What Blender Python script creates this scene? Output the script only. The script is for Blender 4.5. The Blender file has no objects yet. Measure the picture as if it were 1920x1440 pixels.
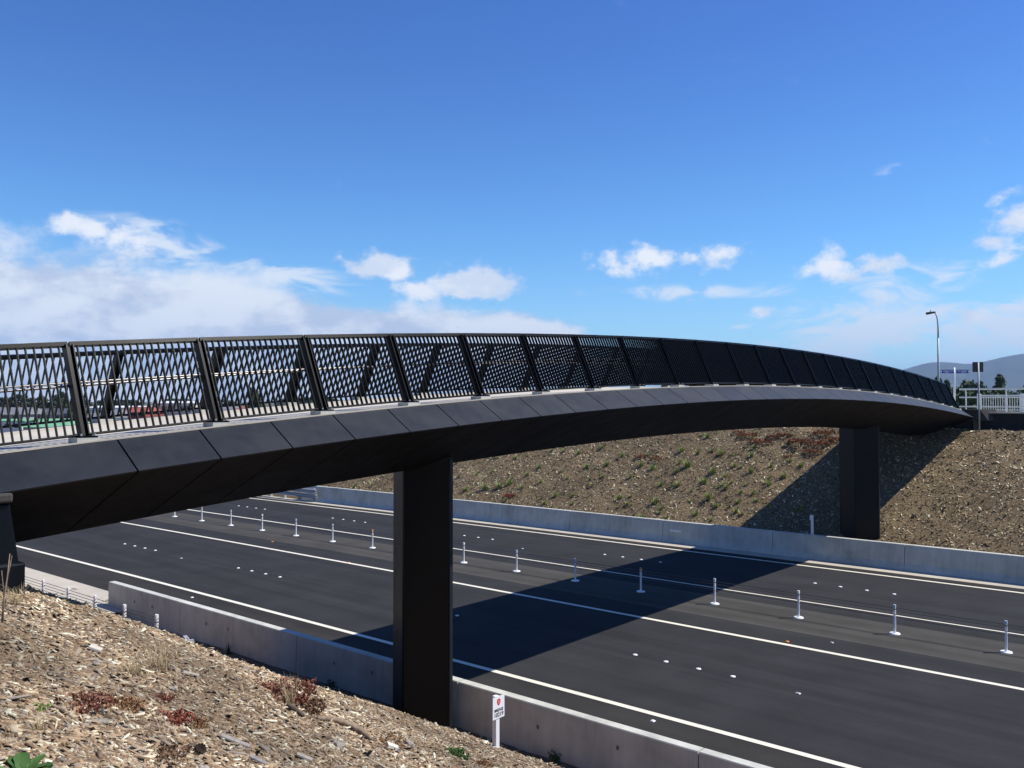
import bpy, math, random
import numpy as np
from mathutils import Vector, Matrix
random.seed(7); rng = np.random.default_rng(7)
R = math.radians
SC = bpy.context.scene
COL = SC.collection

# ------------------------------------------------------------------ camera
# world frame: x runs along the motorway, y across it (along the footbridge), z up; road surface z = 0
CAMZ = 7.217; YAW = R(40.84); PITCH = R(1.155); FPX = 1622.5; HOR = 752.7
cam = bpy.data.cameras.new('camera'); cam.sensor_width = 36; cam.lens = FPX/1920*36
cam.clip_start = .05; cam.clip_end = 40000
camo = bpy.data.objects.new('camera', cam); COL.objects.link(camo)
camo.location = (0, 0, CAMZ); camo.rotation_euler = (math.pi/2+PITCH, 0, YAW)
SC.camera = camo
SC.render.resolution_x = 1024; SC.render.resolution_y = 768

# ------------------------------------------------------------------ world: sky with clouds
SUNV = Vector((.52, .55, 1.0)).normalized()
SUN_EL = math.asin(SUNV.z); SUN_AZ = math.atan2(SUNV.x, SUNV.y)
W = bpy.data.worlds.new('World'); SC.world = W; W.use_nodes = True
wn = W.node_tree; wn.nodes.clear()
def N(nt, typ, **kw):
    n = nt.nodes.new(typ)
    for k, v in kw.items():
        if k.startswith('i_'):
            key = k[2:]; key = int(key) if key.isdigit() else key
            n.inputs[key].default_value = v
        else: setattr(n, k, v)
    return n
def M(nt, op, a, b=None, c=None, clamp=False):
    n = nt.nodes.new('ShaderNodeMath'); n.operation = op; n.use_clamp = clamp
    for i, v in enumerate((a, b, c)):
        if v is None: continue
        if isinstance(v, (int, float)): n.inputs[i].default_value = v
        else: nt.links.new(v, n.inputs[i])
    return n.outputs[0]
def smooth(nt, v, lo, hi, a=0., b=1.):
    n = N(nt, 'ShaderNodeMapRange', interpolation_type='SMOOTHSTEP'); n.clamp = True
    nt.links.new(v, n.inputs[0])
    for i, x in zip((1, 2, 3, 4), (lo, hi, a, b)): n.inputs[i].default_value = x
    return n.outputs[0]
def mixc(nt, f, a, b, blend='MIX'):
    n = N(nt, 'ShaderNodeMix', data_type='RGBA', blend_type=blend)
    for i, v in ((0, f), (6, a), (7, b)):
        if isinstance(v, (int, float)): n.inputs[i].default_value = v
        elif isinstance(v, tuple): n.inputs[i].default_value = (*v, 1) if len(v) == 3 else v
        else: nt.links.new(v, n.inputs[i])
    return n.outputs[2]
SKY_STRENGTH = .11
sky = N(wn, 'ShaderNodeTexSky', sky_type='NISHITA', sun_disc=False, sun_elevation=SUN_EL, sun_rotation=SUN_AZ,
        altitude=0, air_density=1.0, dust_density=.25, ozone_density=3.0)
hs = N(wn, 'ShaderNodeHueSaturation'); hs.inputs['Saturation'].default_value = 1.10; hs.inputs['Value'].default_value = 1.0
wn.links.new(sky.outputs[0], hs.inputs['Color'])
tc = N(wn, 'ShaderNodeTexCoord')
sep = N(wn, 'ShaderNodeSeparateXYZ'); wn.links.new(tc.outputs['Generated'], sep.inputs[0])
dx, dy, dz = sep.outputs
az = M(wn, 'MULTIPLY', M(wn, 'ARCTAN2', dx, dy), 57.2958)          # degrees east of +y
el = M(wn, 'MULTIPLY', M(wn, 'ARCSINE', dz), 57.2958)
# noise in a flattened direction space so that clouds have flat bases
def wnoise(scale, zs, detail, rough, off=(0, 0, 0), dist=0.):
    mp = N(wn, 'ShaderNodeMapping'); mp.inputs['Scale'].default_value = (1, 1, zs); mp.inputs['Location'].default_value = off
    wn.links.new(tc.outputs['Generated'], mp.inputs[0])
    nz = N(wn, 'ShaderNodeTexNoise'); nz.inputs['Scale'].default_value = scale; nz.inputs['Detail'].default_value = detail
    nz.inputs['Roughness'].default_value = rough; nz.inputs['Distortion'].default_value = dist
    wn.links.new(mp.outputs[0], nz.inputs['Vector']); return nz.outputs[0]
n_big = wnoise(9, 1.8, 9, .62)
n_fine = wnoise(30, 1.4, 9, .62, (3, 1, 2))
n_wisp = wnoise(10, 3.2, 9, .6, (7, 4, 1), 1.3)
AX0 = -math.degrees(YAW)
def deg(px, py):
    u = (px-960)/FPX; a = math.degrees(math.atan(u)); e = math.degrees(math.atan((HOR-py)/FPX*math.cos(math.atan(u))))
    return AX0+a, e
def blob(px, py, rx, ry, k=1.0, flat=False, tilt=0.):
    a, e = deg(px, py); s = .0353
    ddx = M(wn, 'SUBTRACT', az, a); ddy = M(wn, 'SUBTRACT', el, e)
    if tilt: ddy = M(wn, 'SUBTRACT', ddy, M(wn, 'MULTIPLY', ddx, tilt))
    ex = M(wn, 'DIVIDE', ddx, rx*s); ey = M(wn, 'DIVIDE', ddy, ry*s)
    if flat:   # flatter underside
        ey = M(wn, 'MULTIPLY', ey, smooth(wn, ey, -.25, .25, 1.9, .9))
    d = M(wn, 'SQRT', M(wn, 'ADD', M(wn, 'MULTIPLY', ex, ex), M(wn, 'MULTIPLY', ey, ey)))
    return M(wn, 'MULTIPLY', M(wn, 'SUBTRACT', 1.0, d), k)
def vmax(lst):
    o = lst[0]
    for v in lst[1:]: o = M(wn, 'MAXIMUM', o, v)
    return o
# bank along the horizon on the left, going on around the sky outside the frame
bank = vmax([blob(-250, 660, 860, 240, 2.2), blob(330, 655, 600, 160, 2.2, tilt=-.13), blob(920, 650, 215, 82, 2.4), blob(640, 660, 500, 112, 2.6)])
ring = M(wn, 'MULTIPLY', smooth(wn, el, 11.5, 1.5), smooth(wn, M(wn, 'ABSOLUTE', M(wn, 'SUBTRACT', az, AX0+3)), 34, 60))
ring = M(wn, 'SUBTRACT', M(wn, 'MULTIPLY', ring, 1.15), .35)
bank = M(wn, 'MAXIMUM', bank, ring)
cum = vmax([blob(152, 424, 62, 32, 1.1), blob(215, 452, 66, 36, .8), blob(708, 506, 92, 42, 1.9, True), blob(893, 540, 108, 56, 2.1, True), blob(800, 548, 90, 26, .8),
            blob(1225, 482, 85, 36, .85), blob(1325, 485, 85, 30, .7), blob(1150, 492, 50, 24, .7), blob(1560, 492, 40, 40, .8), blob(1630, 500, 120, 28, .9), blob(1915, 412, 72, 52, 1.2, True),
            blob(1860, 456, 36, 20, .8), blob(1890, 486, 70, 24, .9, tilt=.25), blob(1815, 598, 46, 26, .9, True), blob(1440, 585, 48, 15, .75, tilt=.15)])
wis = vmax([blob(1640, 600, 190, 84, .95, tilt=.22), blob(1560, 650, 150, 50, .7), blob(1880, 630, 170, 66, 1.0, tilt=.15), blob(1765, 525, 50, 26, .7, tilt=.4),
            blob(330, 462, 130, 40, .75, tilt=-.3), blob(520, 515, 150, 26, .8, tilt=-.12), blob(1665, 318, 20, 8, .36, tilt=.2), blob(1300, 548, 190, 14, .55), blob(1390, 612, 60, 12, .6, tilt=.15)])
f_bank = smooth(wn, M(wn, 'ADD', bank, M(wn, 'MULTIPLY', M(wn, 'SUBTRACT', n_big, .5), 2.4)), .02, .75)
f_cum = smooth(wn, M(wn, 'ADD', cum, M(wn, 'MULTIPLY', M(wn, 'SUBTRACT', M(wn, 'ADD', M(wn, 'MULTIPLY', n_fine, .55), M(wn, 'MULTIPLY', n_big, .45)), .5), 5.2)), .1, 1.0)
f_cum = M(wn, 'MULTIPLY', f_cum, smooth(wn, cum, -.35, .15))
f_wis = M(wn, 'MULTIPLY', smooth(wn, M(wn, 'ADD', wis, M(wn, 'MULTIPLY', M(wn, 'SUBTRACT', n_wisp, .5), 3.6)), -.1, .8), .85)
f_wis = M(wn, 'MULTIPLY', f_wis, smooth(wn, wis, -.3, .3))
# thickness shades the cloud: thin and upper parts white, thick low parts blue grey
n_sh = wnoise(9, 2.4, 8, .58, (0, 0, .055))
shade = smooth(wn, M(wn, 'SUBTRACT', n_sh, n_big), -.11, .13)
CLD = .80/SKY_STRENGTH
bank_col = mixc(wn, shade, (.94*CLD, .97*CLD, 1.0*CLD), (.61*CLD, .68*CLD, .81*CLD))
cum_col = mixc(wn, M(wn, 'MULTIPLY', shade, .7), (1.0*CLD, 1.02*CLD, 1.04*CLD), (.66*CLD, .76*CLD, .90*CLD))
tint = N(wn, 'ShaderNodeValToRGB'); tint.color_ramp.elements[0].color = (.66, .86, .95, 1); tint.color_ramp.elements[1].color = (.30, .48, .80, 1); te = tint.color_ramp.elements.new(.39); te.color = (.44, .70, .91, 1)
wn.links.new(smooth(wn, el, -2, 26), tint.inputs[0])
skyc = mixc(wn, 1.0, hs.outputs[0], tint.outputs[0], 'MULTIPLY'); hs.inputs['Value'].default_value = 1.3
c1 = mixc(wn, M(wn, 'MULTIPLY', f_bank, .93), skyc, bank_col)
c2 = mixc(wn, f_wis, c1, (.86*CLD, .93*CLD, 1.0*CLD))
c3 = mixc(wn, M(wn, 'MULTIPLY', f_cum, .95), c2, cum_col)
bg = N(wn, 'ShaderNodeBackground'); bg.inputs['Strength'].default_value = SKY_STRENGTH
wn.links.new(c3, bg.inputs['Color'])
wo = N(wn, 'ShaderNodeOutputWorld'); wn.links.new(bg.outputs[0], wo.inputs[0])

# ------------------------------------------------------------------ sun and exposure
sl = bpy.data.lights.new('sun', 'SUN'); sl.energy = 5.0; sl.angle = R(.53); sl.color = (1.0, .95, .87)
so = bpy.data.objects.new('sun', sl); COL.objects.link(so)
so.rotation_euler = (-SUNV).to_track_quat('-Z', 'Y').to_euler(); so.location = (40, 40, 80)
vs = SC.view_settings; vs.view_transform = 'Standard'; vs.look = 'None'; vs.exposure = 0.35; vs.gamma = 1.0
SC.render.engine = 'CYCLES'

# ------------------------------------------------------------------ materials
MATS = {}
def pmat(name, col, rough=.7, metal=0., spec=.5):
    m = bpy.data.materials.new(name); m.use_nodes = True
    b = m.node_tree.nodes['Principled BSDF']
    b.inputs['Base Color'].default_value = (*col, 1); b.inputs['Roughness'].default_value = rough
    b.inputs['Metallic'].default_value = metal; b.inputs['Specular IOR Level'].default_value = spec
    MATS[name] = m; return m, m.node_tree, b
def pos(nt, scale=(1, 1, 1)):
    g = N(nt, 'ShaderNodeNewGeometry'); mp = N(nt, 'ShaderNodeMapping'); mp.inputs['Scale'].default_value = scale
    nt.links.new(g.outputs['Position'], mp.inputs[0]); return mp.outputs[0]
def noise(nt, vec, scale, detail=6, rough=.6, dist=0.):
    n = N(nt, 'ShaderNodeTexNoise'); n.inputs['Scale'].default_value = scale; n.inputs['Detail'].default_value = detail
    n.inputs['Roughness'].default_value = rough; n.inputs['Distortion'].default_value = dist
    nt.links.new(vec, n.inputs['Vector']); return n.outputs[0]
def ramp(nt, v, stops):
    r = N(nt, 'ShaderNodeValToRGB'); e = r.color_ramp.elements
    while len(e) < len(stops): e.new(.5)
    for x, (p, c) in zip(e, stops): x.position = p; x.color = (*c, 1)
    nt.links.new(v, r.inputs[0]); return r.outputs[0]
def bump(nt, b, h, strength=.3, dist=.02):
    n = N(nt, 'ShaderNodeBump'); n.inputs['Strength'].default_value = strength; n.inputs['Distance'].default_value = dist
    nt.links.new(h, n.inputs['Height']); nt.links.new(n.outputs[0], b.inputs['Normal'])
def varied(name, c0, c1, scale, rough=.7, detail=6, bstr=0., bscale=None, bdist=.01, stretch=(1, 1, 1), spec=.5, metal=0., lo=.35, hi=.68):
    m, nt, b = pmat(name, c0, rough, metal, spec)
    n = noise(nt, pos(nt, stretch), scale, detail)
    nt.links.new(ramp(nt, n, [(lo, c0), (hi, c1)]), b.inputs['Base Color'])
    if bstr: bump(nt, b, noise(nt, pos(nt), bscale or scale*4, 4), bstr, bdist)
    return m, nt, b

# asphalt: fine aggregate speckle, long tyre-worn bands along the road
def asphalt(name, base, warm=1.0):
    m, nt, b = pmat(name, base, .9, spec=.12)
    p = pos(nt)
    fine = noise(nt, p, 90, 3, .7); mid = noise(nt, p, .55, 5, .6); streak = noise(nt, pos(nt, (.03, 1.6, 1)), 1.0, 4, .6); agg = noise(nt, p, 14, 4, .7)
    c = ramp(nt, fine, [(.25, tuple(x*.62 for x in base)), (.75, tuple(x*1.42 for x in base))])
    k = M(nt, 'ADD', M(nt, 'MULTIPLY', mid, .45), M(nt, 'ADD', M(nt, 'MULTIPLY', streak, .55), M(nt, 'MULTIPLY', agg, .22)))
    k = N(nt, 'ShaderNodeMapRange', i_0=0.) if False else smooth(nt, k, .38, .86, .72, 1.34)
    col = mixc(nt, 1.0, c, k, 'MULTIPLY')
    # k is a float: multiply through a grey colour
    nt.links.new(col, b.inputs['Base Color'])
    bump(nt, b, fine, .5, .006)
    return m
asphalt('asphalt', (.0275, .0275, .0285)); asphalt('asphalt_median', (.056, .053, .047)); asphalt('asphalt_shoulder', (.031, .029, .027))

def paint(name, col, wear=.25):
    m, nt, b = pmat(name, col, .6)
    p = pos(nt); n = noise(nt, p, 30, 5, .7); n2 = noise(nt, p, 1.2, 4)
    k = smooth(nt, M(nt, 'ADD', M(nt, 'MULTIPLY', n, .6), M(nt, 'MULTIPLY', n2, .4)), .28, .5, wear, 0.)
    nt.links.new(mixc(nt, k, col, tuple(c*.45 for c in col)), b.inputs['Base Color'])
paint('line_paint', (.72, .67, .55), .45); paint('white_paint', (.78, .78, .77), .1)
pmat('white_plastic', (.80, .80, .80), .4)

def concrete(name, c0, c1, streaks=.5):
    m, nt, b = pmat(name, c0, .85, spec=.3)
    p = pos(nt); n1 = noise(nt, p, 1.3, 7, .62); n2 = noise(nt, pos(nt, (1, 1, .09)), 5.5, 5, .6); n3 = noise(nt, p, 40, 4, .6); n4 = noise(nt, p, .33, 3)
    k = M(nt, 'ADD', M(nt, 'MULTIPLY', n1, .5), M(nt, 'ADD', M(nt, 'MULTIPLY', n2, streaks*.6), M(nt, 'MULTIPLY', n4, .35)))
    col = ramp(nt, k, [(.38, c1), (.56, tuple((a+d)/2 for a, d in zip(c0, c1))), (.78, c0)])
    col = mixc(nt, smooth(nt, n3, .3, .42, .25, 0.), col, tuple(x*.6 for x in c0))
    nt.links.new(col, b.inputs['Base Color']); bump(nt, b, n3, .25, .006)
    return m
concrete('concrete', (.62, .62, .55), (.31, .31, .275)); pmat('tie_mark', (.15, .145, .14), .9); concrete('concrete_pale', (.54, .49, .40), (.40, .36, .29), .2)
concrete('concrete_deck', (.60, .56, .49), (.47, .44, .38), .15)
concrete('concrete_dark', (.03, .028, .026), (.016, .015, .015))

def blackpaint(name, col, rough, spec=.5):
    m, nt, b = pmat(name, col, rough, spec=spec)
    p = pos(nt); n = noise(nt, p, .9, 6, .6); s = noise(nt, pos(nt, (1, 1, .12)), 4, 4)
    k = M(nt, 'ADD', M(nt, 'MULTIPLY', n, .6), M(nt, 'MULTIPLY', s, .4))
    nt.links.new(ramp(nt, k, [(.3, tuple(x*.8 for x in col)), (.7, tuple(x*1.25 for x in col))]), b.inputs['Base Color'])
    nt.links.new(smooth(nt, k, .3, .7, rough-.06, rough+.08), b.inputs['Roughness'])
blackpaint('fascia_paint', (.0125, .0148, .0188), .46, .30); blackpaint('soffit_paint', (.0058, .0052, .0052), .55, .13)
blackpaint('pier_paint', (.0032, .0044, .0062), .36, .18); blackpaint('rail_paint', (.0036, .004, .005), .36, .10)
pmat('steel', (.20, .19, .18), .40, 1.0); pmat('galvanised', (.40, .41, .42), .6, .35); pmat('cable', (.12, .12, .12), .5, .6)
pmat('dark_steel', (.05, .05, .05), .5, .3); pmat('red_paint', (.62, .02, .03), .5); pmat('black_print', (.02, .02, .02), .6)
pmat('blue_paint', (.012, .06, .30), .45); pmat('sign_back', (.055, .053, .055), .6); pmat('orange_reflector', (.75, .28, .04), .35)
pmat('blue_reflector', (.42, .52, .62), .4); pmat('lamp_glass', (.5, .5, .48), .3)
pmat('pale_rail_paint', (.66, .70, .66), .45)

def chipmat(name, stops):
    m, nt, b = pmat(name, (.3, .25, .2), .85, spec=.2)
    g = N(nt, 'ShaderNodeNewGeometry'); isl = g.outputs['Random Per Island']
    c = ramp(nt, isl, stops)
    grain = noise(nt, pos(nt), 60, 3, .6); patch = noise(nt, pos(nt), .55, 4, .6)
    wide = noise(nt, pos(nt), .13, 3, .5)
    k = M(nt, 'MULTIPLY', M(nt, 'MULTIPLY', smooth(nt, grain, .3, .7, .78, 1.18), smooth(nt, patch, .34, .64, .60, 1.16)), smooth(nt, wide, .36, .64, .78, 1.14))
    nt.links.new(mixc(nt, 1.0, c, k, 'MULTIPLY'), b.inputs['Base Color'])
chipmat('woodchips', [(0, (0.104, 0.071, 0.049)), (.12, (0.207, 0.140, 0.085)), (.30, (0.329, 0.226, 0.134)), (.48, (0.415, 0.305, 0.189)), (.66, (0.366, 0.287, 0.201)), (.76, (0.268, 0.238, 0.201)), (.85, (0.573, 0.451, 0.293)), (1.0, (0.740, 0.732, 0.561))])
chipmat('bark_mulch', [(0, (0.055, 0.040, 0.025)), (.22, (0.124, 0.090, 0.053)), (.44, (0.235, 0.173, 0.099)), (.66, (0.359, 0.276, 0.158)), (.82, (0.524, 0.427, 0.265)), (1.0, (0.740, 0.718, 0.506))])
def soil(name, cs, scale):
    m, nt, b = pmat(name, cs[0], .95, spec=.1)
    p = pos(nt); a = noise(nt, p, scale, 8, .72); bb = noise(nt, pos(nt, (1, 1.7, 1)), scale*2.3, 5, .7); big = noise(nt, p, .35, 4)
    k = M(nt, 'ADD', M(nt, 'MULTIPLY', a, .5), M(nt, 'ADD', M(nt, 'MULTIPLY', bb, .35), M(nt, 'MULTIPLY', big, .22)))
    nt.links.new(ramp(nt, k, [(.38, cs[0]), (.52, cs[1]), (.68, cs[2])]), b.inputs['Base Color'])
    bump(nt, b, a, .9, .03)
soil('mulch_bed', [(0.074, 0.051, 0.035), (0.176, 0.124, 0.078), (0.338, 0.243, 0.155)], 26)
soil('mulch_bed_dark', [(0.060, 0.043, 0.025), (0.144, 0.103, 0.059), (0.287, 0.220, 0.124)], 9)
soil('plain_ground', [(.05, .06, .03), (.10, .10, .06), (.16, .14, .10)], .3)
def leafmat(name, a, b_, trans=.25):
    m, nt, b = pmat(name, a, .6, spec=.3)
    g = N(nt, 'ShaderNodeNewGeometry')
    nt.links.new(ramp(nt, g.outputs['Random Per Island'], [(0, a), (1, b_)]), b.inputs['Base Color'])
leafmat('tussock_green', (.12, .20, .035), (.28, .36, .08)); leafmat('tussock_pale', (.18, .24, .06), (.36, .38, .13))
leafmat('weed_rust', (.16, .055, .022), (.34, .14, .06))
leafmat('weed_red', (.12, .042, .026), (.30, .12, .07)); leafmat('weed_scarlet', (.17, .035, .022), (.34, .10, .055)); leafmat('weed_orange', (.17, .085, .035), (.31, .17, .075))
leafmat('weed_brown', (.10, .055, .03), (.24, .13, .07)); leafmat('dry_grass', (.30, .23, .12), (.52, .42, .25)); leafmat('green_leaf', (.035, .085, .016), (.085, .17, .04))
leafmat('dark_leaf', (.018, .022, .018), (.05, .055, .035)); leafmat('tree_leaf', (.018, .035, .014), (.06, .085, .03)); leafmat('hedge_leaf', (.035, .07, .02), (.11, .15, .05))
varied('bark', (.07, .05, .035), (.16, .12, .085), 9, .9, bstr=.5, bdist=.01)
varied('stick_wood', (.16, .11, .07), (.30, .23, .16), 14, .85, bstr=.4, stretch=(1, 1, 1)); varied('grey_board', (.20, .18, .165), (.31, .28, .25), 22, .85, bstr=.4)
varied('stone', (.22, .19, .15), (.34, .30, .25), 12, .9, bstr=.5); varied('cone_brown', (.035, .025, .018), (.09, .06, .04), 40, .9)
varied('hill_green', (.030, .040, .020), (.065, .070, .038), .006, .95, detail=9)
varied('wall_white', (.66, .65, .62), (.74, .73, .70), .8, .8); varied('wall_grey', (.30, .30, .31), (.38, .38, .38), .8, .8); varied('wall_red', (.22, .045, .035), (.30, .07, .05), .8, .8); varied('wall_cream', (.50, .45, .36), (.58, .53, .44), .8, .8)
varied('roof_grey', (.13, .13, .14), (.20, .20, .21), 1.2, .6); varied('roof_dark', (.05, .05, .055), (.09, .09, .095), 1.2, .6); varied('roof_green', (.13, .33, .17), (.18, .42, .23), 1., .6); varied('roof_white', (.66, .67, .66), (.74, .75, .74), 1., .5); varied('roof_red', (.24, .05, .035), (.32, .08, .05), 1., .7)
pmat('window_glass', (.03, .035, .04), .12)

# ------------------------------------------------------------------ builders
def link(o, parent=None):
    COL.objects.link(o)
    if parent is not None: o.parent = parent
    return o
def tag(o, label=None, cat=None, group=None, kind=None):
    if label: o['label'] = label
    if cat: o['category'] = cat
    if group: o['group'] = group
    if kind: o['kind'] = kind
    return o
def empty(name, loc, label, cat, group=None):
    o = bpy.data.objects.new(name, None); o.location = loc; o.empty_display_size = .3
    link(o); return tag(o, label, cat, group)
def root_loc(p):
    v = Vector((0, 0, 0))
    while p is not None: v = v+p.location; p = p.parent
    return v
class MB:
    """collects shapes in world coordinates, links them as ONE mesh object"""
    def __init__(s): s.v = []; s.f = []
    def add(s, v, f):
        o = len(s.v); s.v += [tuple(p) for p in v]; s.f += [tuple(i+o for i in q) for q in f]; return s
    def box(s, x0, x1, y0, y1, z0, z1):
        return s.add([(x0,y0,z0),(x1,y0,z0),(x1,y1,z0),(x0,y1,z0),(x0,y0,z1),(x1,y0,z1),(x1,y1,z1),(x0,y1,z1)],
                     [(0,3,2,1),(4,5,6,7),(0,1,5,4),(1,2,6,5),(2,3,7,6),(3,0,4,7)])
    def hexa(s, a, b):   # two quads a (first end) and b (second end)
        return s.add(list(a)+list(b), [(3,2,1,0),(4,5,6,7),(0,1,5,4),(1,2,6,5),(2,3,7,6),(3,0,4,7)])
    def prism(s, poly, z0, z1, top=None):
        n = len(poly); top = top or poly
        return s.add([(x,y,z0) for x,y in poly]+[(x,y,z1) for x,y in top], [tuple(range(n))[::-1], tuple(range(n,2*n))]+[(i,(i+1)%n,n+(i+1)%n,n+i) for i in range(n)])
    def tube(s, pts, rad, n=8, cap=True):
        pts = [Vector(p) for p in pts]; rad = rad if isinstance(rad, (list, tuple)) else [rad]*len(pts)
        rings = []; 
        for i, p in enumerate(pts):
            t = (pts[min(i+1, len(pts)-1)]-pts[max(i-1, 0)]).normalized()
            a = t.cross(Vector((0,0,1)) if abs(t.z) < .95 else Vector((1,0,0))).normalized(); b = t.cross(a)
            rings.append([p+(a*math.cos(2*math.pi*k/n)+b*math.sin(2*math.pi*k/n))*rad[i] for k in range(n)])
        v = [q for r in rings for q in r]; f = []
        for i in range(len(pts)-1):
            for k in range(n): f.append((i*n+k, i*n+(k+1)%n, (i+1)*n+(k+1)%n, (i+1)*n+k))
        if cap: f += [tuple(range(n))[::-1], tuple((len(pts)-1)*n+k for k in range(n))]
        return s.add(v, f)
    def disc(s, c, r, h, n=16, r2=None):
        r2 = r if r2 is None else r2
        p = [(c[0]+r*math.cos(2*math.pi*k/n), c[1]+r*math.sin(2*math.pi*k/n)) for k in range(n)]
        q = [(c[0]+r2*math.cos(2*math.pi*k/n), c[1]+r2*math.sin(2*math.pi*k/n)) for k in range(n)]
        return s.prism(p, c[2], c[2]+h, q)
    def build(s, name, mat, parent=None, smooth_=False, bevel=0.):
        o = mesh(name, s.v, s.f, mat, parent, smooth_)
        if bevel:
            b = o.modifiers.new('bevel', 'BEVEL'); b.width = bevel; b.segments = 2; b.limit_method = 'ANGLE'; b.angle_limit = R(35)
        return o
def mesh(name, v, f, mat, parent=None, smooth_=False, origin=None):
    off = root_loc(parent) if parent is not None else Vector((0,0,0))
    v = np.asarray(v, dtype=np.float64)
    if parent is None and origin is None: origin = (float((v[:,0].min()+v[:,0].max())/2), float((v[:,1].min()+v[:,1].max())/2), float(v[:,2].min()))
    if parent is not None: v = v-np.array(off)
    else: v = v-np.array(origin)
    me = bpy.data.meshes.new(name); me.from_pydata(v.tolist(), [], f if isinstance(f, list) else f.tolist())
    me.materials.append(MATS[mat]); me.update()
    if smooth_: me.shade_smooth()
    o = bpy.data.objects.new(name, me); link(o, parent)
    if parent is None: o.location = origin
    return o
def fastmesh(name, V, Q, mat, nper=4):
    """V (n,3), Q (m,nper) arrays"""
    me = bpy.data.meshes.new(name); n = len(V); m = len(Q)
    me.vertices.add(n); me.vertices.foreach_set('co', V.astype(np.float32).ravel())
    me.loops.add(m*nper); me.loops.foreach_set('vertex_index', Q.astype(np.int32).ravel())
    me.polygons.add(m); me.polygons.foreach_set('loop_start', np.arange(0, m*nper, nper, dtype=np.int32))
    me.polygons.foreach_set('loop_total', np.full(m, nper, dtype=np.int32))
    me.materials.append(MATS[mat]); me.update(calc_edges=True); me.validate()
    o = bpy.data.objects.new(name, me); link(o); return o
def copy_tree(o, parent=None):
    c = o.copy(); COL.objects.link(c); c.parent = parent
    for ch in list(o.children): copy_tree(ch, c)
    return c

# ------------------------------------------------------------------ road geometry
KC = -.000356
def cv(x):   # sideways bend of the motorway
    if x < -120: return KC*120*120+2*KC*(-120)*(x+120)
    if x > 60: return KC*3600+2*KC*60*(x-60)
    return KC*x*x
def cvn(x): return np.where(x < -120, KC*14400-240*KC*(x+120), np.where(x > 60, KC*3600+120*KC*(x-60), KC*x*x))
def strip(name, x0, x1, prof, mat, parent=None, step=2.0, closed=False, smooth_=False):
    n = max(1, int(abs(x1-x0)/step)); m = len(prof); v = []; f = []
    for i in range(n+1):
        x = x0+(x1-x0)*i/n; c = cv(x)
        v += [(x, L+c, z) for L, z in prof]
    mm = m if closed else m-1
    for i in range(n):
        for j in range(mm):
            k = (j+1) % m; f.append((i*m+j, (i+1)*m+j, (i+1)*m+k, i*m+k))
    if closed: f += [tuple(range(m)), tuple(n*m+k for k in range(m))[::-1]]
    # faces wound so that an increasing-L profile faces up
    return mesh(name, v, f, mat, parent, smooth_)
road = strip('road', -420, 220, [(14.32, 0), (39.3, 0)], 'asphalt', None, 4)
tag(road, 'black asphalt motorway carriageways running under the footbridge', 'road', kind='structure')
def sheet(name, x0, x1, L0, L1, z, mat, label=None):
    o = strip(name, x0, x1, [(L0, z), (L1, z)], mat, road, 4)
    if label: o['label'] = label
    return o
sheet('median_strip', -420, 220, 26.45, 29.45, .004, 'asphalt_median', 'lighter grey chipseal strip under the wire rope barrier')
sheet('shoulder', -420, 220, 14.75, 17.22, .004, 'asphalt_shoulder'); sheet('shoulder', -420, 220, 37.6, 38.2, .004, 'asphalt_shoulder')
LW = .185
for L in (17.41, 24.90, 30.71, 37.35): sheet('lane_line', -420, 220, L-LW/2, L+LW/2, .008, 'line_paint')
gut = strip('gutter', -420, 220, [(38.15, .010), (38.85, .022), (39.02, .03)], 'concrete_pale'); tag(gut, 'pale concrete gutter strip at the foot of the far barrier wall', 'gutter', kind='structure')
ap = strip('pavement', -140, -29.6, [(13.0, .05), (13.55, .05), (13.75, .02), (14.5, .016), (15.35, .012)], 'concrete_pale'); tag(ap, 'pale concrete apron beyond the end of the near barrier', 'pavement', kind='structure')

# ------------------------------------------------------------------ ground
def ground_near(x, y):
    """near embankment height; works on arrays"""
    x = np.asarray(x, float); y = np.asarray(y, float); L = y-np.clip(cvn(x), -1.2, 0)*np.clip((L0 := y)/10, 0, 1)
    z = 5.6-.4*np.maximum(L, -.15)
    dr = np.where(x < -31.5, .58, .80); z = np.where(L > 12.55, .58-(np.clip(L-12.55, 0, .65)/.65)**.8*dr, z)
    # spill slope heaped up against the bridge, falling away underneath it
    ad = np.interp(L, [-2, 0, 4.2, 5.75, 6.7, 8.85, 11.5, 12.6], [0, .5, .92, .84, .70, .36, .14, 0])
    w = np.clip((-x-3.5)/9., 0, 1); w = w*w*(3-2*w)
    z = z+ad*w-np.clip(-14.1-x, 0, 4.2)*np.interp(L, [4.4, 5, 9, 11.8, 12.6], [0, .07, .27, .12, 0])
    return z
def ground_far(x, y):
    x = np.asarray(x, float); L = np.asarray(y, float)-cvn(x)
    t = np.clip((L-42.2)/10., 0, 1)
    z = .45+5.18*(t*.9+.1*(3*t*t-2*t**3))*np.interp(x, [-82, -52], [.60, 1.])
    z = np.minimum(z, .03+np.clip(L-39.2, 0, 20)*.9)
    return z
def lump(x, y, s=1.):
    return (np.sin(x*2.1+1.3*np.sin(y*1.7))*np.cos(y*2.6+.8*np.sin(x*1.1))*.5+np.sin(x*5.3+y*4.1)*np.sin(y*6.7-x*2.9)*.3+np.sin(x*11+y*3)*np.sin(y*13-x*5)*.15)*s
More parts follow.
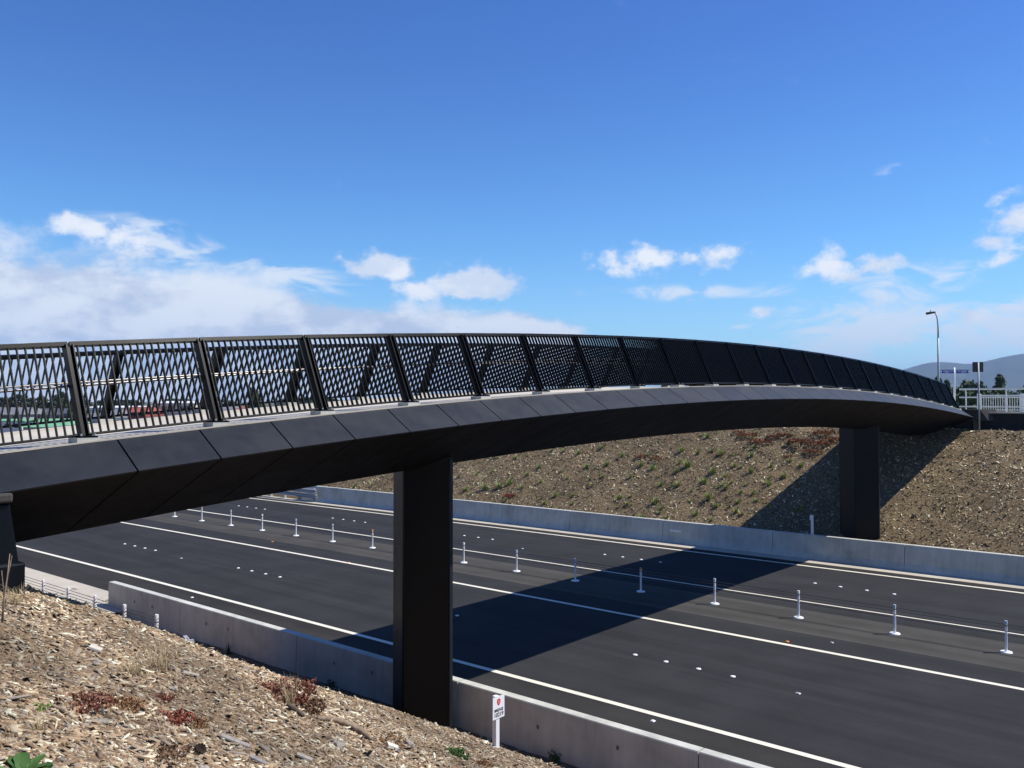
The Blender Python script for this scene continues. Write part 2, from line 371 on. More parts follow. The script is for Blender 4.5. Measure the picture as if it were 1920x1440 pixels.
def grid(name, x0, x1, y0, y1, nx, ny, zf, mat, bend=False, xs=None, ys=None):
    xs = np.linspace(x0, x1, nx) if xs is None else xs; ys = np.linspace(y0, y1, ny) if ys is None else ys
    nx, ny = len(xs), len(ys)
    X, Y = np.meshgrid(xs, ys, indexing='ij')
    if bend: Y = Y+cvn(X)
    Z = zf(X, Y)
    V = np.stack([X, Y, Z], -1).reshape(-1, 3)
    i, j = np.meshgrid(np.arange(nx-1), np.arange(ny-1), indexing='ij'); a = (i*ny+j).ravel()
    Q = np.stack([a, a+ny, a+ny+1, a+1], -1)
    o = fastmesh(name, V, Q, mat); o.data.shade_smooth(); return o
gn = grid('embankment', 0, 0, 0, 0, 0, 0, lambda x, y: ground_near(x, y)+lump(x, y, .035), 'mulch_bed',
          xs=np.concatenate([np.linspace(-140, -36, 40), np.linspace(-35, 8, 300), np.linspace(9, 80, 30)]), ys=np.concatenate([np.linspace(-40, -3, 16), np.linspace(-2.5, 13.25, 130), [13.7, 14.31]]))
tag(gn, 'sloping near bank covered in pale wood chip mulch', 'bank', kind='structure')
gf = grid('embankment', 0, 0, 0, 0, 0, 0, lambda x, y: ground_far(x, y)+lump(x, y, .11), 'mulch_bed_dark', bend=True,
          xs=np.concatenate([np.linspace(-400, -92, 60), np.linspace(-90, 14, 330), np.linspace(16, 220, 40)]), ys=np.linspace(39.2, 53.0, 56))
tag(gf, 'far cutting slope covered in dark bark mulch with young tussocks', 'bank', kind='structure')
# open land beyond the cutting, out to the horizon
plv = []; xs_ = [-9000, -3000, -900, -420, -300, -200, -120, -82, -52, 0, 60, 220, 900, 3000, 9000]; ys_ = [52.6, 70, 120, 300, 900, 2600, 9000, 14000]
plf = []
for x in xs_:
    for j, y in enumerate(ys_):
        plv.append((x, y+(cv(max(min(x, 220), -420)) if y < 100 else 0), (5.62 if j == 0 else (5.45 if y < 100 else 5.2)) if x > -60 else (3.52 if j == 0 else 3.4)))
m_ = len(ys_)
for i in range(len(xs_)-1):
    for j in range(m_-1): plf.append((i*m_+j, (i+1)*m_+j, (i+1)*m_+j+1, i*m_+j+1))
pl = mesh('plain', plv, plf, 'plain_ground'); tag(pl, 'flat open land beyond the motorway cutting', 'land', kind='structure')
plv = []
for x in (-9000, -140, 80, 9000):
    for y in (-9000, -39.5): plv.append((x, y, 5.55))
pn = mesh('plain', plv, [(0,2,3,1),(2,4,5,3),(4,6,7,5)], 'plain_ground'); tag(pn, 'flat land behind the near bank', 'land', kind='structure')

# image ray helpers (a pixel gives a direction, the surface gives the distance)
SN, CS = math.sin(R(49.16)), math.cos(R(49.16))
def ray(px, py, Z):
    u = (px-960)/FPX; v = (py-HOR)/FPX
    return Vector((Z*(u*SN-CS), Z*(u*CS+SN), CAMZ-v*Z))
def hit(px, py, zf, z0=2., z1=90.):
    for i in range(4000):
        Z = z0+(z1-z0)*i/4000; p = ray(px, py, Z)
        if p.z < float(zf(p.x, p.y)): return p
    return p
def at_L(px, py, L):      # on the vertical plane y = L
    u = (px-960)/FPX; return ray(px, py, L/(u*CS+SN))

# ------------------------------------------------------------------ footbridge
BC = -14.75                         # centreline x
def dz_(y): return 6.10+.1109*y-.00187*y*y     # kerb top height
YA, YB = 1.2, 52.7
bridge = empty('footbridge', (BC, 13.7, 0), 'black arched footbridge with slatted leaning railings spanning the motorway', 'bridge')
def cross(y, pts): z = dz_(y); return [(BC+o, y, z+h) for o, h in pts]
def extr(name, pts, mat, parent, y0=YA, y1=YB, n=48, smooth_=False, close=True):
    v = []; m = len(pts); f = []
    for i in range(n+1): v += cross(y0+(y1-y0)*i/n, pts)
    for i in range(n):
        for j in range(m if close else m-1):
            k = (j+1) % m; f.append((i*m+j, i*m+k, (i+1)*m+k, (i+1)*m+j))
    if close: f += [tuple(range(m))[::-1], tuple(n*m+k for k in range(m))]
    return mesh(name, v, f, mat, parent, smooth_)
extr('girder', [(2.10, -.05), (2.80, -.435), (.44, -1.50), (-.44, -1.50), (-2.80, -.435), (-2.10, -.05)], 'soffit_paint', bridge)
# concrete deck with an upstand kerb each side
extr('deck', [(2.17, -.045), (2.17, 0), (1.84, .0), (1.82, -.26), (-1.82, -.26), (-1.84, 0), (-2.17, 0), (-2.17, -.045)], 'concrete_deck', bridge)
seams = [2.0]+[5.76+1.283*i for i in range(36)]; seams = [s for s in seams if s < YB-.5]+[YB]
for sgn in (1, -1):
    for a, b in zip(seams[:-1], seams[1:]):
        g = .014; a_, b_ = a+g, b-g
        def quad(y, p0, p1, nrm, t):
            z = dz_(y); return [(BC+sgn*p0[0], y, z+p0[1]), (BC+sgn*p1[0], y, z+p1[1]), (BC+sgn*(p1[0]-nrm[0]*t), y, z+p1[1]-nrm[1]*t), (BC+sgn*(p0[0]-nrm[0]*t), y, z+p0[1]-nrm[1]*t)]
        nf = Vector((.43, .67)).normalized(); ns = Vector((.43, -.95)).normalized()
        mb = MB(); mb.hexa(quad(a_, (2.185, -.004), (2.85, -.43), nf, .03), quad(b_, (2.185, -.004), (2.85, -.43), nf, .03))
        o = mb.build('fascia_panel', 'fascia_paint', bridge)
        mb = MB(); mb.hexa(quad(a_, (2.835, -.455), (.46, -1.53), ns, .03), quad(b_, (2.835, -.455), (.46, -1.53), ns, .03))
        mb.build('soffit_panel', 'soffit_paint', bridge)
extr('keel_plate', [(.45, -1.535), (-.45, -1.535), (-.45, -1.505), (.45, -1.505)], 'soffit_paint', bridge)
# drip edge trim where fascia meets deck: thin bright lip
extr('edge_trim', [(2.172, -.002), (2.172, .012), (2.198, .012), (2.198, -.010)], 'concrete_pale', bridge)
# piers: lozenge plan with blunted tips
def pier(y, z0, top_drop=1.30, BC=BC):
    hx, hy = .92, .56; t = .05
    P = [(-hx, -t), (-t*.6, -hy), (t*.6, -hy), (hx, -t), (hx, t), (t*.6, hy), (-t*.6, hy), (-hx, t)]
    mb = MB(); mb.prism([(BC+a, y+b) for a, b in P], z0, dz_(y)-top_drop)
    o = mb.build('pier', 'pier_paint', bridge); 
    m2 = MB(); m2.prism([(BC+a*1.0+(.022 if a > .5 else 0), y+b*.9) for a, b in [(.9, -.05), (.94, -.05), (.94, .05), (.9, .05)]], z0, dz_(y)-top_drop-.05)
    m2.build('edge_strip', 'fascia_paint', o)
pier(13.74, -.3, BC=BC+.13); pier(42.75, .3)

# railings
PST = 2.08; post_y = [3.29+PST*i for i in range(23)]+[50.8, 52.55]
RB, RT, RH = 2.05, 1.42, 1.42       # base / top offset from the centreline, height
lean = Vector((RT-RB, RH)).normalized()           # (offset, z)
nrm = Vector((lean.y, -lean.x))                   # outward normal in the section
def rp(h): k = h/RH; return RB+(RT-RB)*k
def rail_bar(mb, sgn, y0, y1, h, w, d, off=0.):
    """bar along y at height h, w tall along the lean, d deep"""
    def q(y):
        z = dz_(y); c = Vector((rp(h), h))+nrm*off; r = []
        for a, b in ((-w/2, -d/2), (w/2, -d/2), (w/2, d/2), (-w/2, d/2)):
            p = c+lean*a+nrm*b; r.append((BC+sgn*p.x, y, z+p.y))
        return r
    mb.hexa(q(y0), q(y1))
pk_mesh = {}
for sgn in (1, -1):
    RH = 1.42 if sgn > 0 else 1.32; v = []
    for h in (.095, RH-.03):
        for a, b in ((-.0065, -.027), (.0065, -.027), (.0065, .027), (-.0065, .027)):
            p = Vector((rp(h), h))+nrm*b; v.append((sgn*p.x, a, p.y))
    me = bpy.data.meshes.new('picket'); me.from_pydata(v, [], [(3,2,1,0),(4,5,6,7),(0,1,5,4),(1,2,6,5),(2,3,7,6),(3,0,4,7)]); me.materials.append(MATS['rail_paint']); pk_mesh[sgn] = me
NP = 17
far_pickets = MB(); n_pick = 0
for sgn in (1, -1):
    RH = 1.42 if sgn > 0 else 1.32
    for i in range(len(post_y)-1):
        ya, yb = post_y[i]+.075, post_y[i+1]-.075
        mb = MB(); rail_bar(mb, sgn, ya-.06, yb+.06, RH-.005, .065, .075)
        panel = mb.build('railing_panel', 'rail_paint', bridge)
        mb = MB(); rail_bar(mb, sgn, ya, yb, .10, .024, .05); mb.build('bottom_rail', 'rail_paint', panel)
        single = (sgn == 1 and 0 < i < 13) or (sgn == -1 and 0 < i < 6)
        for k in range(NP):
            y = ya+(yb-ya)*(k+.5)/NP
            if single:
                o = bpy.data.objects.new('picket', pk_mesh[sgn]); link(o, panel); o.location = Vector((BC, y, dz_(y)))-root_loc(bridge); n_pick += 1
            else:
                far_pickets.add([(BC+p.co.x, y+p.co.y, dz_(y)+p.co.z) for p in pk_mesh[sgn].vertices], [tuple(q.vertices) for q in pk_mesh[sgn].polygons])
    for i, y in enumerate(post_y):
        z = dz_(y); mb = MB()
        def slab(a0, a1, b0, b1, h0=.0, h1=RH-.02):
            def q(h): 
                r = []
                for a, b in ((a0, b0), (a1, b0), (a1, b1), (a0, b1)):
                    p = Vector((rp(h), h))+nrm*b; r.append((BC+sgn*p.x, y+a, z+p.y))
                return r
            mb.hexa(q(h0), q(h1))
        slab(-.058, -.040, -.075, .075, .08); slab(.040, .058, -.075, .075, .08)      # two cheek plates
        slab(-.040, .040, -.012, .030, .08, RH-.05)                                     # web between them
        po = mb.build('post', 'rail_paint', bridge)
        mb = MB(); mb.box(BC+sgn*RB-.13, BC+sgn*RB+.13, y-.13, y+.13, z+.062, z+.088)
        mb.build('base_plate', 'rail_paint', po)
        if sgn > 0 and i < 12:
            for ex in (-.095, .095):
                for ey in (-.095, .095): mb = MB(); mb.disc((BC+RB+ex, y+ey, z+.088), .016, .028, 6); mb.build('bolt', 'galvanised', po)
        mb = MB(); mb.prism([(BC+sgn*(RB-.17), y-.16), (BC+sgn*(RB-.17), y+.16), (BC+sgn*(RB+.13), y+.16), (BC+sgn*(RB+.13), y-.16)][::int(-sgn)], z-.012, z+.060)
        mb.build('grout_pad', 'concrete', po)
    # handrail on brackets, inside the railing
    hh = .80; ho = rp(hh)-.13
    mb = MB(); ys = np.linspace(post_y[0], post_y[-1], 50)
    mb.tube([(BC+sgn*ho, y, dz_(y)+hh) for y in ys], .019, 8); hr = mb.build('handrail', 'steel', bridge, True)
    mb = MB()
    for y in post_y: mb.tube([(BC+sgn*(rp(hh)-.05), y, dz_(y)+hh-.06), (BC+sgn*(ho+.01), y, dz_(y)+hh-.075), (BC+sgn*ho, y, dz_(y)+hh-.02)], .010, 6)
    mb.build('bracket', 'rail_paint', hr)
fp = far_pickets.build('picket', 'rail_paint', bridge); fp['kind'] = 'stuff'

# near abutment under the left end
ab = empty('abutment', (BC, 2.5, 3.4), 'dark near abutment block under the bridge end, rising from the wood chips', 'abutment')
mb = MB(); mb.add([(BC-2.95, .2, 5.1), (BC+2.90, .2, 5.1), (BC+2.90, 4.235, 5.1), (BC-2.95, 4.235, 5.1), (BC-2.9, .2, 5.93), (BC+2.86, .2, 5.93), (BC+2.86, 4.12, 5.93), (BC-2.9, 4.12, 5.93)],
                   [(0,3,2,1),(4,5,6,7),(0,1,5,4),(1,2,6,5),(2,3,7,6),(3,0,4,7)]); mb.build('stem', 'pier_paint', ab, bevel=.02)
mb = MB(); mb.box(BC+2.35, BC+2.92, .2, 4.14, 5.95, 6.07); mb.box(BC-2.95, BC-2.4, .2, 4.14, 5.95, 6.07); mb.build('coping', 'asphalt_median', ab, bevel=.03)
mb = MB(); mb.box(BC-3.05, BC+3.0, .1, 4.262, 2.8, 5.2); mb.build('footing', 'pier_paint', ab, bevel=.03)
pth = MB(); pth.box(BC-1.8, BC+1.8, -30, 1.15, 5.0, 5.98); tag(pth.build('path', 'concrete_deck'), 'concrete approach path leading onto the bridge', 'path', kind='structure')

# far abutment, black retaining wall and pale fences on top
fa = empty('abutment', (BC, 53, 5.2), 'far abutment with grey wing where the bridge meets the black retaining wall', 'abutment')
mb = MB(); mb.prism([(BC-3, 52.75), (BC+2.7, 52.75), (BC+2.7, 56), (BC-3, 56)], 3.5, 6.45, [(BC-3, 52.8), (BC+2.55, 52.8), (BC+2.55, 56), (BC-3, 56)]); mb.build('stem', 'concrete_dark', fa)
mb = MB(); mb.prism([(BC+2.3, 52.8), (BC+3.5, 52.85), (BC+4.1, 53.6), (BC+2.3, 53.6)], 6.15, 6.78, [(BC+2.15, 52.72), (BC+3.1, 52.75), (BC+3.7, 53.6), (BC+2.15, 53.6)]); mb.build('wing', 'asphalt_median', fa, bevel=.015)
rw = empty('retaining_wall', (0, 53.3, 5.2), 'long black retaining wall along the top of the far bank', 'wall')
mb = MB(); mb.box(BC+2.9, 45, 53.2, 53.5, 4.6, 6.55); mb.build('wall_face', 'concrete_dark', rw)
mb = MB(); mb.box(BC+2.8, 45, 53.12, 53.58, 6.552, 6.64); mb.build('coping', 'concrete_pale', rw, bevel=.01)
pth = MB(); pth.box(BC-6, 45, 53.6, 62, 5.3, 6.56); tag(pth.build('path', 'concrete_deck'), 'raised path behind the black retaining wall', 'path', kind='structure')

def pipe_fence(y, x0, x1, z, label):
    f = empty('pipe_fence', ((x0+x1)/2, y, z), label, 'fence')
    for h, r_ in ((1.36, .05), (.88, .038), (.34, .038)):
        mb = MB(); mb.tube([(x0, y, z+h), (x1, y, z+h)], r_, 8); mb.build('rail', 'pale_rail_paint', f, True)
    x = x0+.35
    while x < x1:
        mb = MB(); mb.tube([(x, y+.02, z), (x, y+.02, z+1.02), (x, y-.02, z+1.26), (x, y, z+1.33)], .036, 8); mb.box(x-.07, x+.07, y-.07, y+.07, z-.01, z+.015); mb.build('post', 'pale_rail_paint', f)
        x += 2.1
def picket_fence(y, x0, x1, z, label):
    f = empty('picket_fence', ((x0+x1)/2, y, z), label, 'fence')
    for h in (.12, .98):
        mb = MB(); mb.box(x0, x1, y-.025, y+.025, z+h, z+h+.07); mb.build('rail', 'pale_rail_paint', f)
    x = x0; rest = MB(); k = 0
    while x < x1:
        if k % 18 == 0:
            mb = MB(); mb.box(x-.10, x+.10, y-.06, y+.06, z-.01, z+1.12); mb.build('post', 'pale_rail_paint', f)
        else:
            mb = MB(); mb.box(x-.014, x+.014, y-.014, y+.014, z+.10, z+1.0)
            if x < 8: mb.build('picket', 'pale_rail_paint', f)
            else: rest.add(mb.v, mb.f)
        x += .125; k += 1
    o = rest.build('picket', 'pale_rail_paint', f); o['kind'] = 'stuff'
pipe_fence(56.0, BC+1.3, 30, 6.58, 'pale tubular rail fence along the path above the black retaining wall')
picket_fence(57.6, BC+2.0, 30, 6.56, 'pale picket fence standing behind the tubular rail fence')

# ------------------------------------------------------------------ concrete barriers
def barrier(name, label, prof, joints, yL, mat='concrete'):
    b = empty(name, ((joints[0]+joints[-1])/2, yL+cv((joints[0]+joints[-1])/2), 0), label, 'barrier')
    segs = []
    for a, c in zip(joints[:-1], joints[1:]):
        segs.append(strip('barrier_segment', a+.012, c-.012, prof, mat, b, 1.5, True))
    return b, segs
NB = [(14.82, 0), (14.80, .08), (14.62, .26), (14.55, .80), (14.535, .82), (14.325, .82), (14.31, .80), (14.30, -.4)]
nj = [-31.0]+[-7.85-6.1*k for k in range(3, -1, -1)]+[-7.85+6.1*k for k in range(1, 14)]
nb, nsegs = barrier('concrete_barrier', 'near concrete road barrier with pale sunlit top, beside the pier and sign', NB[::-1], nj, 14.3)
FB = [(38.98, .0), (39.03, .10), (39.13, .30), (39.20, 1.075), (39.215, 1.09), (39.43, 1.09), (39.44, 1.07), (39.45, 0)]
fj = [-53.2]+[-17.5-5.9*k for k in range(5, -1, -1)]+[-17.5+5.9*k for k in range(1, 20)]
fb, fsegs = barrier('concrete_barrier', 'far concrete barrier wall at the foot of the mulched slope', FB, fj, 39.2)
# form-tie marks cast in the back of the near barrier
for k, x in enumerate([-29.1, -27.9, -24.6, -23.4, -18.4, -16.9, -11.6, -9.6, -6.2, -4.0]):
    mb = MB(); n = 10; c = cv(x); z = .40+.05*math.sin(k*3)
    mb.add([(x+.035*math.cos(2*math.pi*i/n), 14.2965+c-.003, z+.05*math.sin(2*math.pi*i/n)) for i in range(n)], [tuple(range(n))])
    mb.build('tie_mark', 'tie_mark', nb)
p = at_L(1266, 994.5, 39.17+cv(-22.8)); mb = MB(); mb.box(p.x-.33, p.x+.33, p.y-.035, p.y-.005, p.z-.045, p.z+.05); mb.build('plate', 'white_paint', fb)

# steel guardrail continuing from the far wall's end
gr = empty('guardrail', (-60, 38.9+cv(-60), 0), 'galvanised steel guardrail joining the end of the far barrier wall', 'guardrail')
wp = [(38.80, .62), (38.72, .68), (38.80, .75), (38.80, .79), (38.72, .86), (38.80, .93), (38.82, .93), (38.82, .62)]
strip('beam', -74, -51.3, wp, 'galvanised', gr, 1., True)
strip('beam', -66, -51.2, [(a, b-.36) for a, b in wp], 'galvanised', gr, 1., True)
for i in range(13):
    x = -51.8-i*1.7; y = cv(x)
    mb = MB(); mb.box(x-.05, x+.05, 38.95+y, 39.12+y, -.1, .95); q = mb.build('post', 'galvanised', gr)
    mb = MB(); mb.box(x-.05, x+.05, 38.82+y, 38.95+y, .60, .92); mb.build('block', 'galvanised', q)

# ------------------------------------------------------------------ wire rope barriers
def wire_post(parent, x, y, z, h, ref):
    mb = MB(); mb.tube([(x, y, z), (x, y, z+h*.62)], .036, 10)
    mb.box(x-.030, x-.009, y-.03, y+.03, z+h*.62, z+h); mb.box(x+.009, x+.030, y-.03, y+.03, z+h*.62, z+h)
    q = mb.build('post', 'white_plastic', parent)
    mb = MB(); mb.disc((x, y, z), .17, .03, 16, .15); mb.build('base_disc', 'white_plastic', q)
    mb = MB(); mb.box(x-.034, x+.034, y-.034, y+.034, z+h-.15, z+h-.125); mb.build('band', 'dark_steel', q)
    if ref: mb = MB(); mb.box(x-.033, x+.033, y-.036, y+.036, z+h-.075, z+h+.004); mb.build('reflector', ref, q)
mw = empty('wire_rope_barrier', (-28, 28.26+cv(-28), 0), 'wire rope barrier with white posts down the median strip', 'barrier')
for i in range(27):
    x = -51.55+3.062*i-3.062*3
    wire_post(mw, x, 28.26+cv(x), 0, .90, ('blue_reflector', 'white_plastic', 'blue_reflector', 'blue_reflector', 'orange_reflector')[i % 5])
for h, dy in ((.80, .0), (.70, .02), (.60, -.02), (.50, .0)):
    mb = MB(); mb.tube([(x, 28.26+cv(x)+dy, h) for x in np.linspace(-62, 20, 60)], .0095, 5); mb.build('cable', 'cable', mw)
nw = empty('wire_rope_barrier', (-30, 13.12+cv(-30), 0), 'short wire rope barrier with white slotted posts beside the bank toe', 'barrier')
for i in range(7):
    x = -25.4-2.02*i; y = 13.14+cv(x)
    mb = MB(); mb.box(x-.055, x-.012, y-.035, y+.035, -.05, .76); mb.box(x+.012, x+.055, y-.035, y+.035, -.05, .76); mb.box(x-.012, x+.012, y-.02, y+.02, -.05, .30)
    q = mb.build('post', 'white_plastic', nw)
    mb = MB(); mb.box(x-.058, x+.058, y-.037, y+.037, .52, .545); mb.box(x-.058, x+.058, y-.037, y+.037, .36, .375); mb.build('band', 'dark_steel', q)
anc = Vector((-23.55, 13.2+cv(-23.5), .14))
for h in (.66, .56, .46, .36):
    mb = MB(); mb.tube([(x, 13.14+cv(x), h) for x in np.linspace(-40, -25.4, 14)]+[tuple(anc+Vector((-.15, 0, .16-.1*(.66-h))))], .010, 5); mb.build('cable', 'cable', nw)
mb = MB()
for k in range(4): mb.tube([anc+Vector((-.35, .03*(k-1.5), .22)), anc+Vector((.0, .03*(k-1.5), .06))], .018, 6)
mb.box(anc.x-.08, anc.x+.02, anc.y-.09, anc.y+.09, anc.z-.02, anc.z+.16); mb.tube([anc+Vector((0, 0, .1)), anc+Vector((.28, .0, -.16))], .03, 6)
mb.build('anchor', 'galvanised', nw)

# ------------------------------------------------------------------ road studs
def stud(mesh_, x, L, label, group, name='road_stud'):
    o = bpy.data.objects.new(name, mesh_); link(o); o.location = (x, L+cv(x), .005); tag(o, label, 'road stud', group)
b = MB(); b.disc((0, 0, 0), .072, .016, 14, .064); b.disc((0, 0, .016), .064, .014, 14, .02); me_d = bpy.data.meshes.new('road_stud'); me_d.from_pydata(b.v, [], b.f); me_d.materials.append(MATS['white_paint'])
for c in range(-1, 5):
    for j in range(4): stud(me_d, -43.55+10*c+j, 21.1, 'round white ceramic stud between the lanes beside the near barrier', 'white studs in the near lane line')
for c in range(-1, 6):
    for j in range(4): stud(me_d, -53.45+10*c+j, 33.99, 'round white ceramic stud between the lanes beside the far barrier wall', 'white studs in the far lane line')
def refl(px, py, mat, label, w=.10):
    p = ray(px, py, CAMZ/((py-HOR)/FPX)); mb = MB(); mb.add([(p.x-w/2, p.y-.05, .009), (p.x+w/2, p.y-.05, .009), (p.x+w/2, p.y+.05, .009), (p.x-w/2, p.y+.05, .009), (p.x-w*.3, p.y-.035, .03), (p.x+w*.3, p.y-.035, .03), (p.x+w*.3, p.y+.035, .03), (p.x-w*.3, p.y+.035, .03)],
        [(0,3,2,1),(4,5,6,7),(0,1,5,4),(1,2,6,5),(2,3,7,6),(3,0,4,7)])
    tag(mb.build('reflective_marker', mat), label, 'road marker', 'reflective markers on the road')
refl(1473, 1201, 'orange_reflector', 'orange reflective marker on the lane line right of the bridge shadow'); refl(655, 1054, 'orange_reflector', 'orange reflective marker on the lane line just behind the pier')
refl(512, 1015, 'orange_reflector', 'orange marker lying on the road before the white median posts', .14); refl(1222, 1348, 'white_paint', 'pale reflective marker beside the edge line near the barrier')
refl(363, 1119, 'white_paint', 'white marker beside the edge line past the barrier end'); refl(1492, 1297, 'galvanised', 'flat grey marker in the near lane line past the white studs', .14)
refl(342, 1046, 'galvanised', 'flat grey marker between two clusters of white studs under the bridge', .13); refl(1556, 1203, 'galvanised', 'small grey marker on the dark strip beside the median'); refl(979, 1028, 'galvanised', 'flat grey marker in the far lane line behind the pier', .14)

# ------------------------------------------------------------------ signs and posts
def text(body, size, mat, parent, loc, rot, name='lettering'):
    cu = bpy.data.curves.new(name, 'FONT'); cu.body = body; cu.size = size; cu.align_x = 'CENTER'; cu.align_y = 'CENTER'; cu.extrude = .0008; cu.offset = .0015
    o = bpy.data.objects.new(name, cu); link(o); dg = bpy.context.evaluated_depsgraph_get(); dg.update()
    me = bpy.data.meshes.new_from_object(o.evaluated_get(dg)); bpy.data.objects.remove(o); bpy.data.curves.remove(cu)
    me.materials.clear(); me.materials.append(MATS[mat])
    t = bpy.data.objects.new(name, me); link(t, parent); t.location = Vector(loc)-root_loc(parent); t.rotation_euler = rot; return t
bp = hit(930, 1397, ground_near)
bs = empty('bridge_sign', (bp.x, bp.y, bp.z), 'small white bridge number sign on a square post in the wood chips', 'sign')
x, y, z = bp; mb = MB(); mb.box(x-.045, x+.045, y-.045, y+.045, z-.4, z+.90); mb.build('post', 'white_paint', bs, bevel=.004)
mb = MB(); mb.box(x+.047, x+.053, y-.135, y+.165, z+.52, z+.90); pt = mb.build('plate', 'white_plastic', bs)
rt = (math.pi/2, 0, math.pi/2); yc = y+.015; px_ = x+.0555
text('BRIDGE', .068, 'black_print', pt, (px_, yc, z+.665), rt); text('10219', .098, 'black_print', pt, (px_, yc, z+.585), rt)
sh = [(-.042, .05), (0, .056), (.042, .05), (.045, 0), (.03, -.035), (0, -.06), (-.03, -.035), (-.045, 0)]
mb = MB(); mb.add([(px_, yc+a, z+.80+b) for a, b in sh], [tuple(range(8))[::-1]]); mb.build('shield', 'red_paint', pt)
text('1', .075, 'white_plastic', pt, (px_+.0015, yc, z+.80), rt)

mp_ = at_L(1521, 1006, 39.8+cv(-14)); mpo = empty('marker_post', (mp_.x, mp_.y, 1.0), 'white marker post standing behind the far barrier wall beside the pier', 'post')
mb = MB(); mb.box(mp_.x-.055, mp_.x+.055, mp_.y-.03, mp_.y+.03, .35, 1.93); mb.build('shaft', 'white_plastic', mpo, bevel=.005)
mb = MB(); mb.box(mp_.x-.10, mp_.x-.057, mp_.y-.04, mp_.y+.02, 1.68, 1.90); mb.build('cap', 'white_plastic', mpo)

q = at_L(1836, 812, 52.3); sg = empty('traffic_sign', (q.x, q.y, q.z), 'dark sign panel seen from behind on a tall pale post atop the far bank', 'sign')
mb = MB(); mb.tube([(q.x, q.y, q.z-.5), (q.x-.03, q.y, q.z+3.86)], .042, 10); mb.build('post', 'galvanised', sg, True)
mb = MB(); c_, s_ = math.cos(R(33)), math.sin(R(33)); w = .28
P = [(q.x-.03+c_*a-s_*b, q.y+s_*a+c_*b) for a, b in ((-w, .05), (w, .05), (w, .075), (-w, .075))]; mb.prism(P, q.z+3.33, q.z+3.88); mb.build('panel', 'sign_back', sg, bevel=.012)
mb = MB(); 
for h in (3.45, 3.76): mb.prism([(q.x-.03+c_*a-s_*b, q.y+s_*a+c_*b) for a, b in ((-.2, .035), (.2, .035), (.2, .049), (-.2, .049))], q.z+h, q.z+h+.04)
mb.build('bracket', 'sign_back', sg)

q = at_L(1789.5, 728, 57.0); fs = empty('finger_sign', (q.x, q.y, 6.56), 'blue two-way finger sign on a white post behind the bridge end', 'sign')
ztop = at_L(1789.5, 689, 57.0).z; mb = MB(); mb.tube([(q.x, q.y, 6.5), (q.x, q.y, ztop)], .058, 10); mb.build('post', 'white_paint', fs, True)
zc = at_L(1789.5, 696.6, 57.0).z; d = Vector((SN, CS, 0)); nn = Vector((CS, SN, 0)); nn = Vector((-CS, SN, 0)); d = Vector((SN, CS, 0))
for sgn in (-1, 1):
    mb = MB(); a0, a1 = .07*sgn, .90*sgn; bq = Vector((q.x, q.y, zc))-nn*.1
    pts = [bq+d*a0+Vector((0,0,-.105)), bq+d*(a1-.06*sgn)+Vector((0,0,-.105)), bq+d*a1, bq+d*(a1-.06*sgn)+Vector((0,0,.105)), bq+d*a0+Vector((0,0,.105))]
    mb.add([tuple(p) for p in pts]+[tuple(p+nn*.02) for p in pts], [tuple(range(5)), tuple(range(9, 4, -1))]+[(i, i+5, (i+1) % 5+5, (i+1) % 5) for i in range(5)]); bl = mb.build('blade', 'blue_paint', fs)
    mb = MB(); w2 = bq-nn*.004
    tip = [w2+d*(a1-.075*sgn)+Vector((0,0,-.08)), w2+d*(a1-.02*sgn), w2+d*(a1-.075*sgn)+Vector((0,0,.08)), w2+d*(a1-.10*sgn)]
    mb.add([tuple(p) for p in tip], [(0,1,2,3)])
    mb.build('arrow', 'white_plastic', bl)
    mb = MB()
    for (l0, l1, h) in ((.14, .34, .028), (.40, .72, .03), (.36, .62, -.035)):
        k = l0
        while k < l1:
            s0 = .018+.012*random.random(); mb.add([tuple(w2+d*(k*sgn)+Vector((0,0,h-.02))), tuple(w2+d*((k+s0)*sgn)+Vector((0,0,h-.02))), tuple(w2+d*((k+s0)*sgn)+Vector((0,0,h+.02))), tuple(w2+d*(k*sgn)+Vector((0,0,h+.02)))], [(0,1,2,3)]); k += s0+.012
    mb.build('lettering', 'white_plastic', bl)

LY = 82.; t_ = at_L(1760, 612, LY); hd = at_L(1752, 585.5, LY); b0 = Vector((t_.x, t_.y, 5.4))
lp = empty('street_lamp', (b0.x, b0.y, 5.4), 'tall slender street lamp with curved arm beyond the bridge end', 'street lamp')
mb = MB(); mb.tube([(b0.x, b0.y, 5.0), (b0.x, b0.y, 9), (t_.x, t_.y, t_.z-1)], [.12, .10, .075], 10); mb.build('pole', 'galvanised', lp, True)
dd = (hd-t_); mb = MB(); mb.tube([Vector((t_.x, t_.y, t_.z-1.05)), t_+Vector((0, 0, .0)), t_+Vector((dd.x*.2, dd.y*.2, dd.z*.62)), t_+Vector((dd.x*.55, dd.y*.55, dd.z*.93)), hd], [.075, .065, .055, .05, .045], 8); mb.build('arm', 'galvanised', lp, True)
ax = Vector((dd.x, dd.y, 0)).normalized(); sx = Vector((-ax.y, ax.x, 0)); mb = MB(); c = hd+ax*.25
mb.hexa([tuple(c-ax*.4+sx*a+Vector((0,0,b_))) for a, b_ in ((-.08, -.05), (.08, -.05), (.08, .08), (-.08, .08))], [tuple(c+ax*.35+sx*a+Vector((0,0,b_-.04))) for a, b_ in ((-.17, -.12), (.17, -.12), (.17, .07), (-.17, .07))]); mb.build('lamp_head', 'dark_steel', lp)
mb = MB(); mb.disc(tuple(c+Vector((0,0,.06))), .05, .14, 8); mb.build('photocell', 'galvanised', lp)

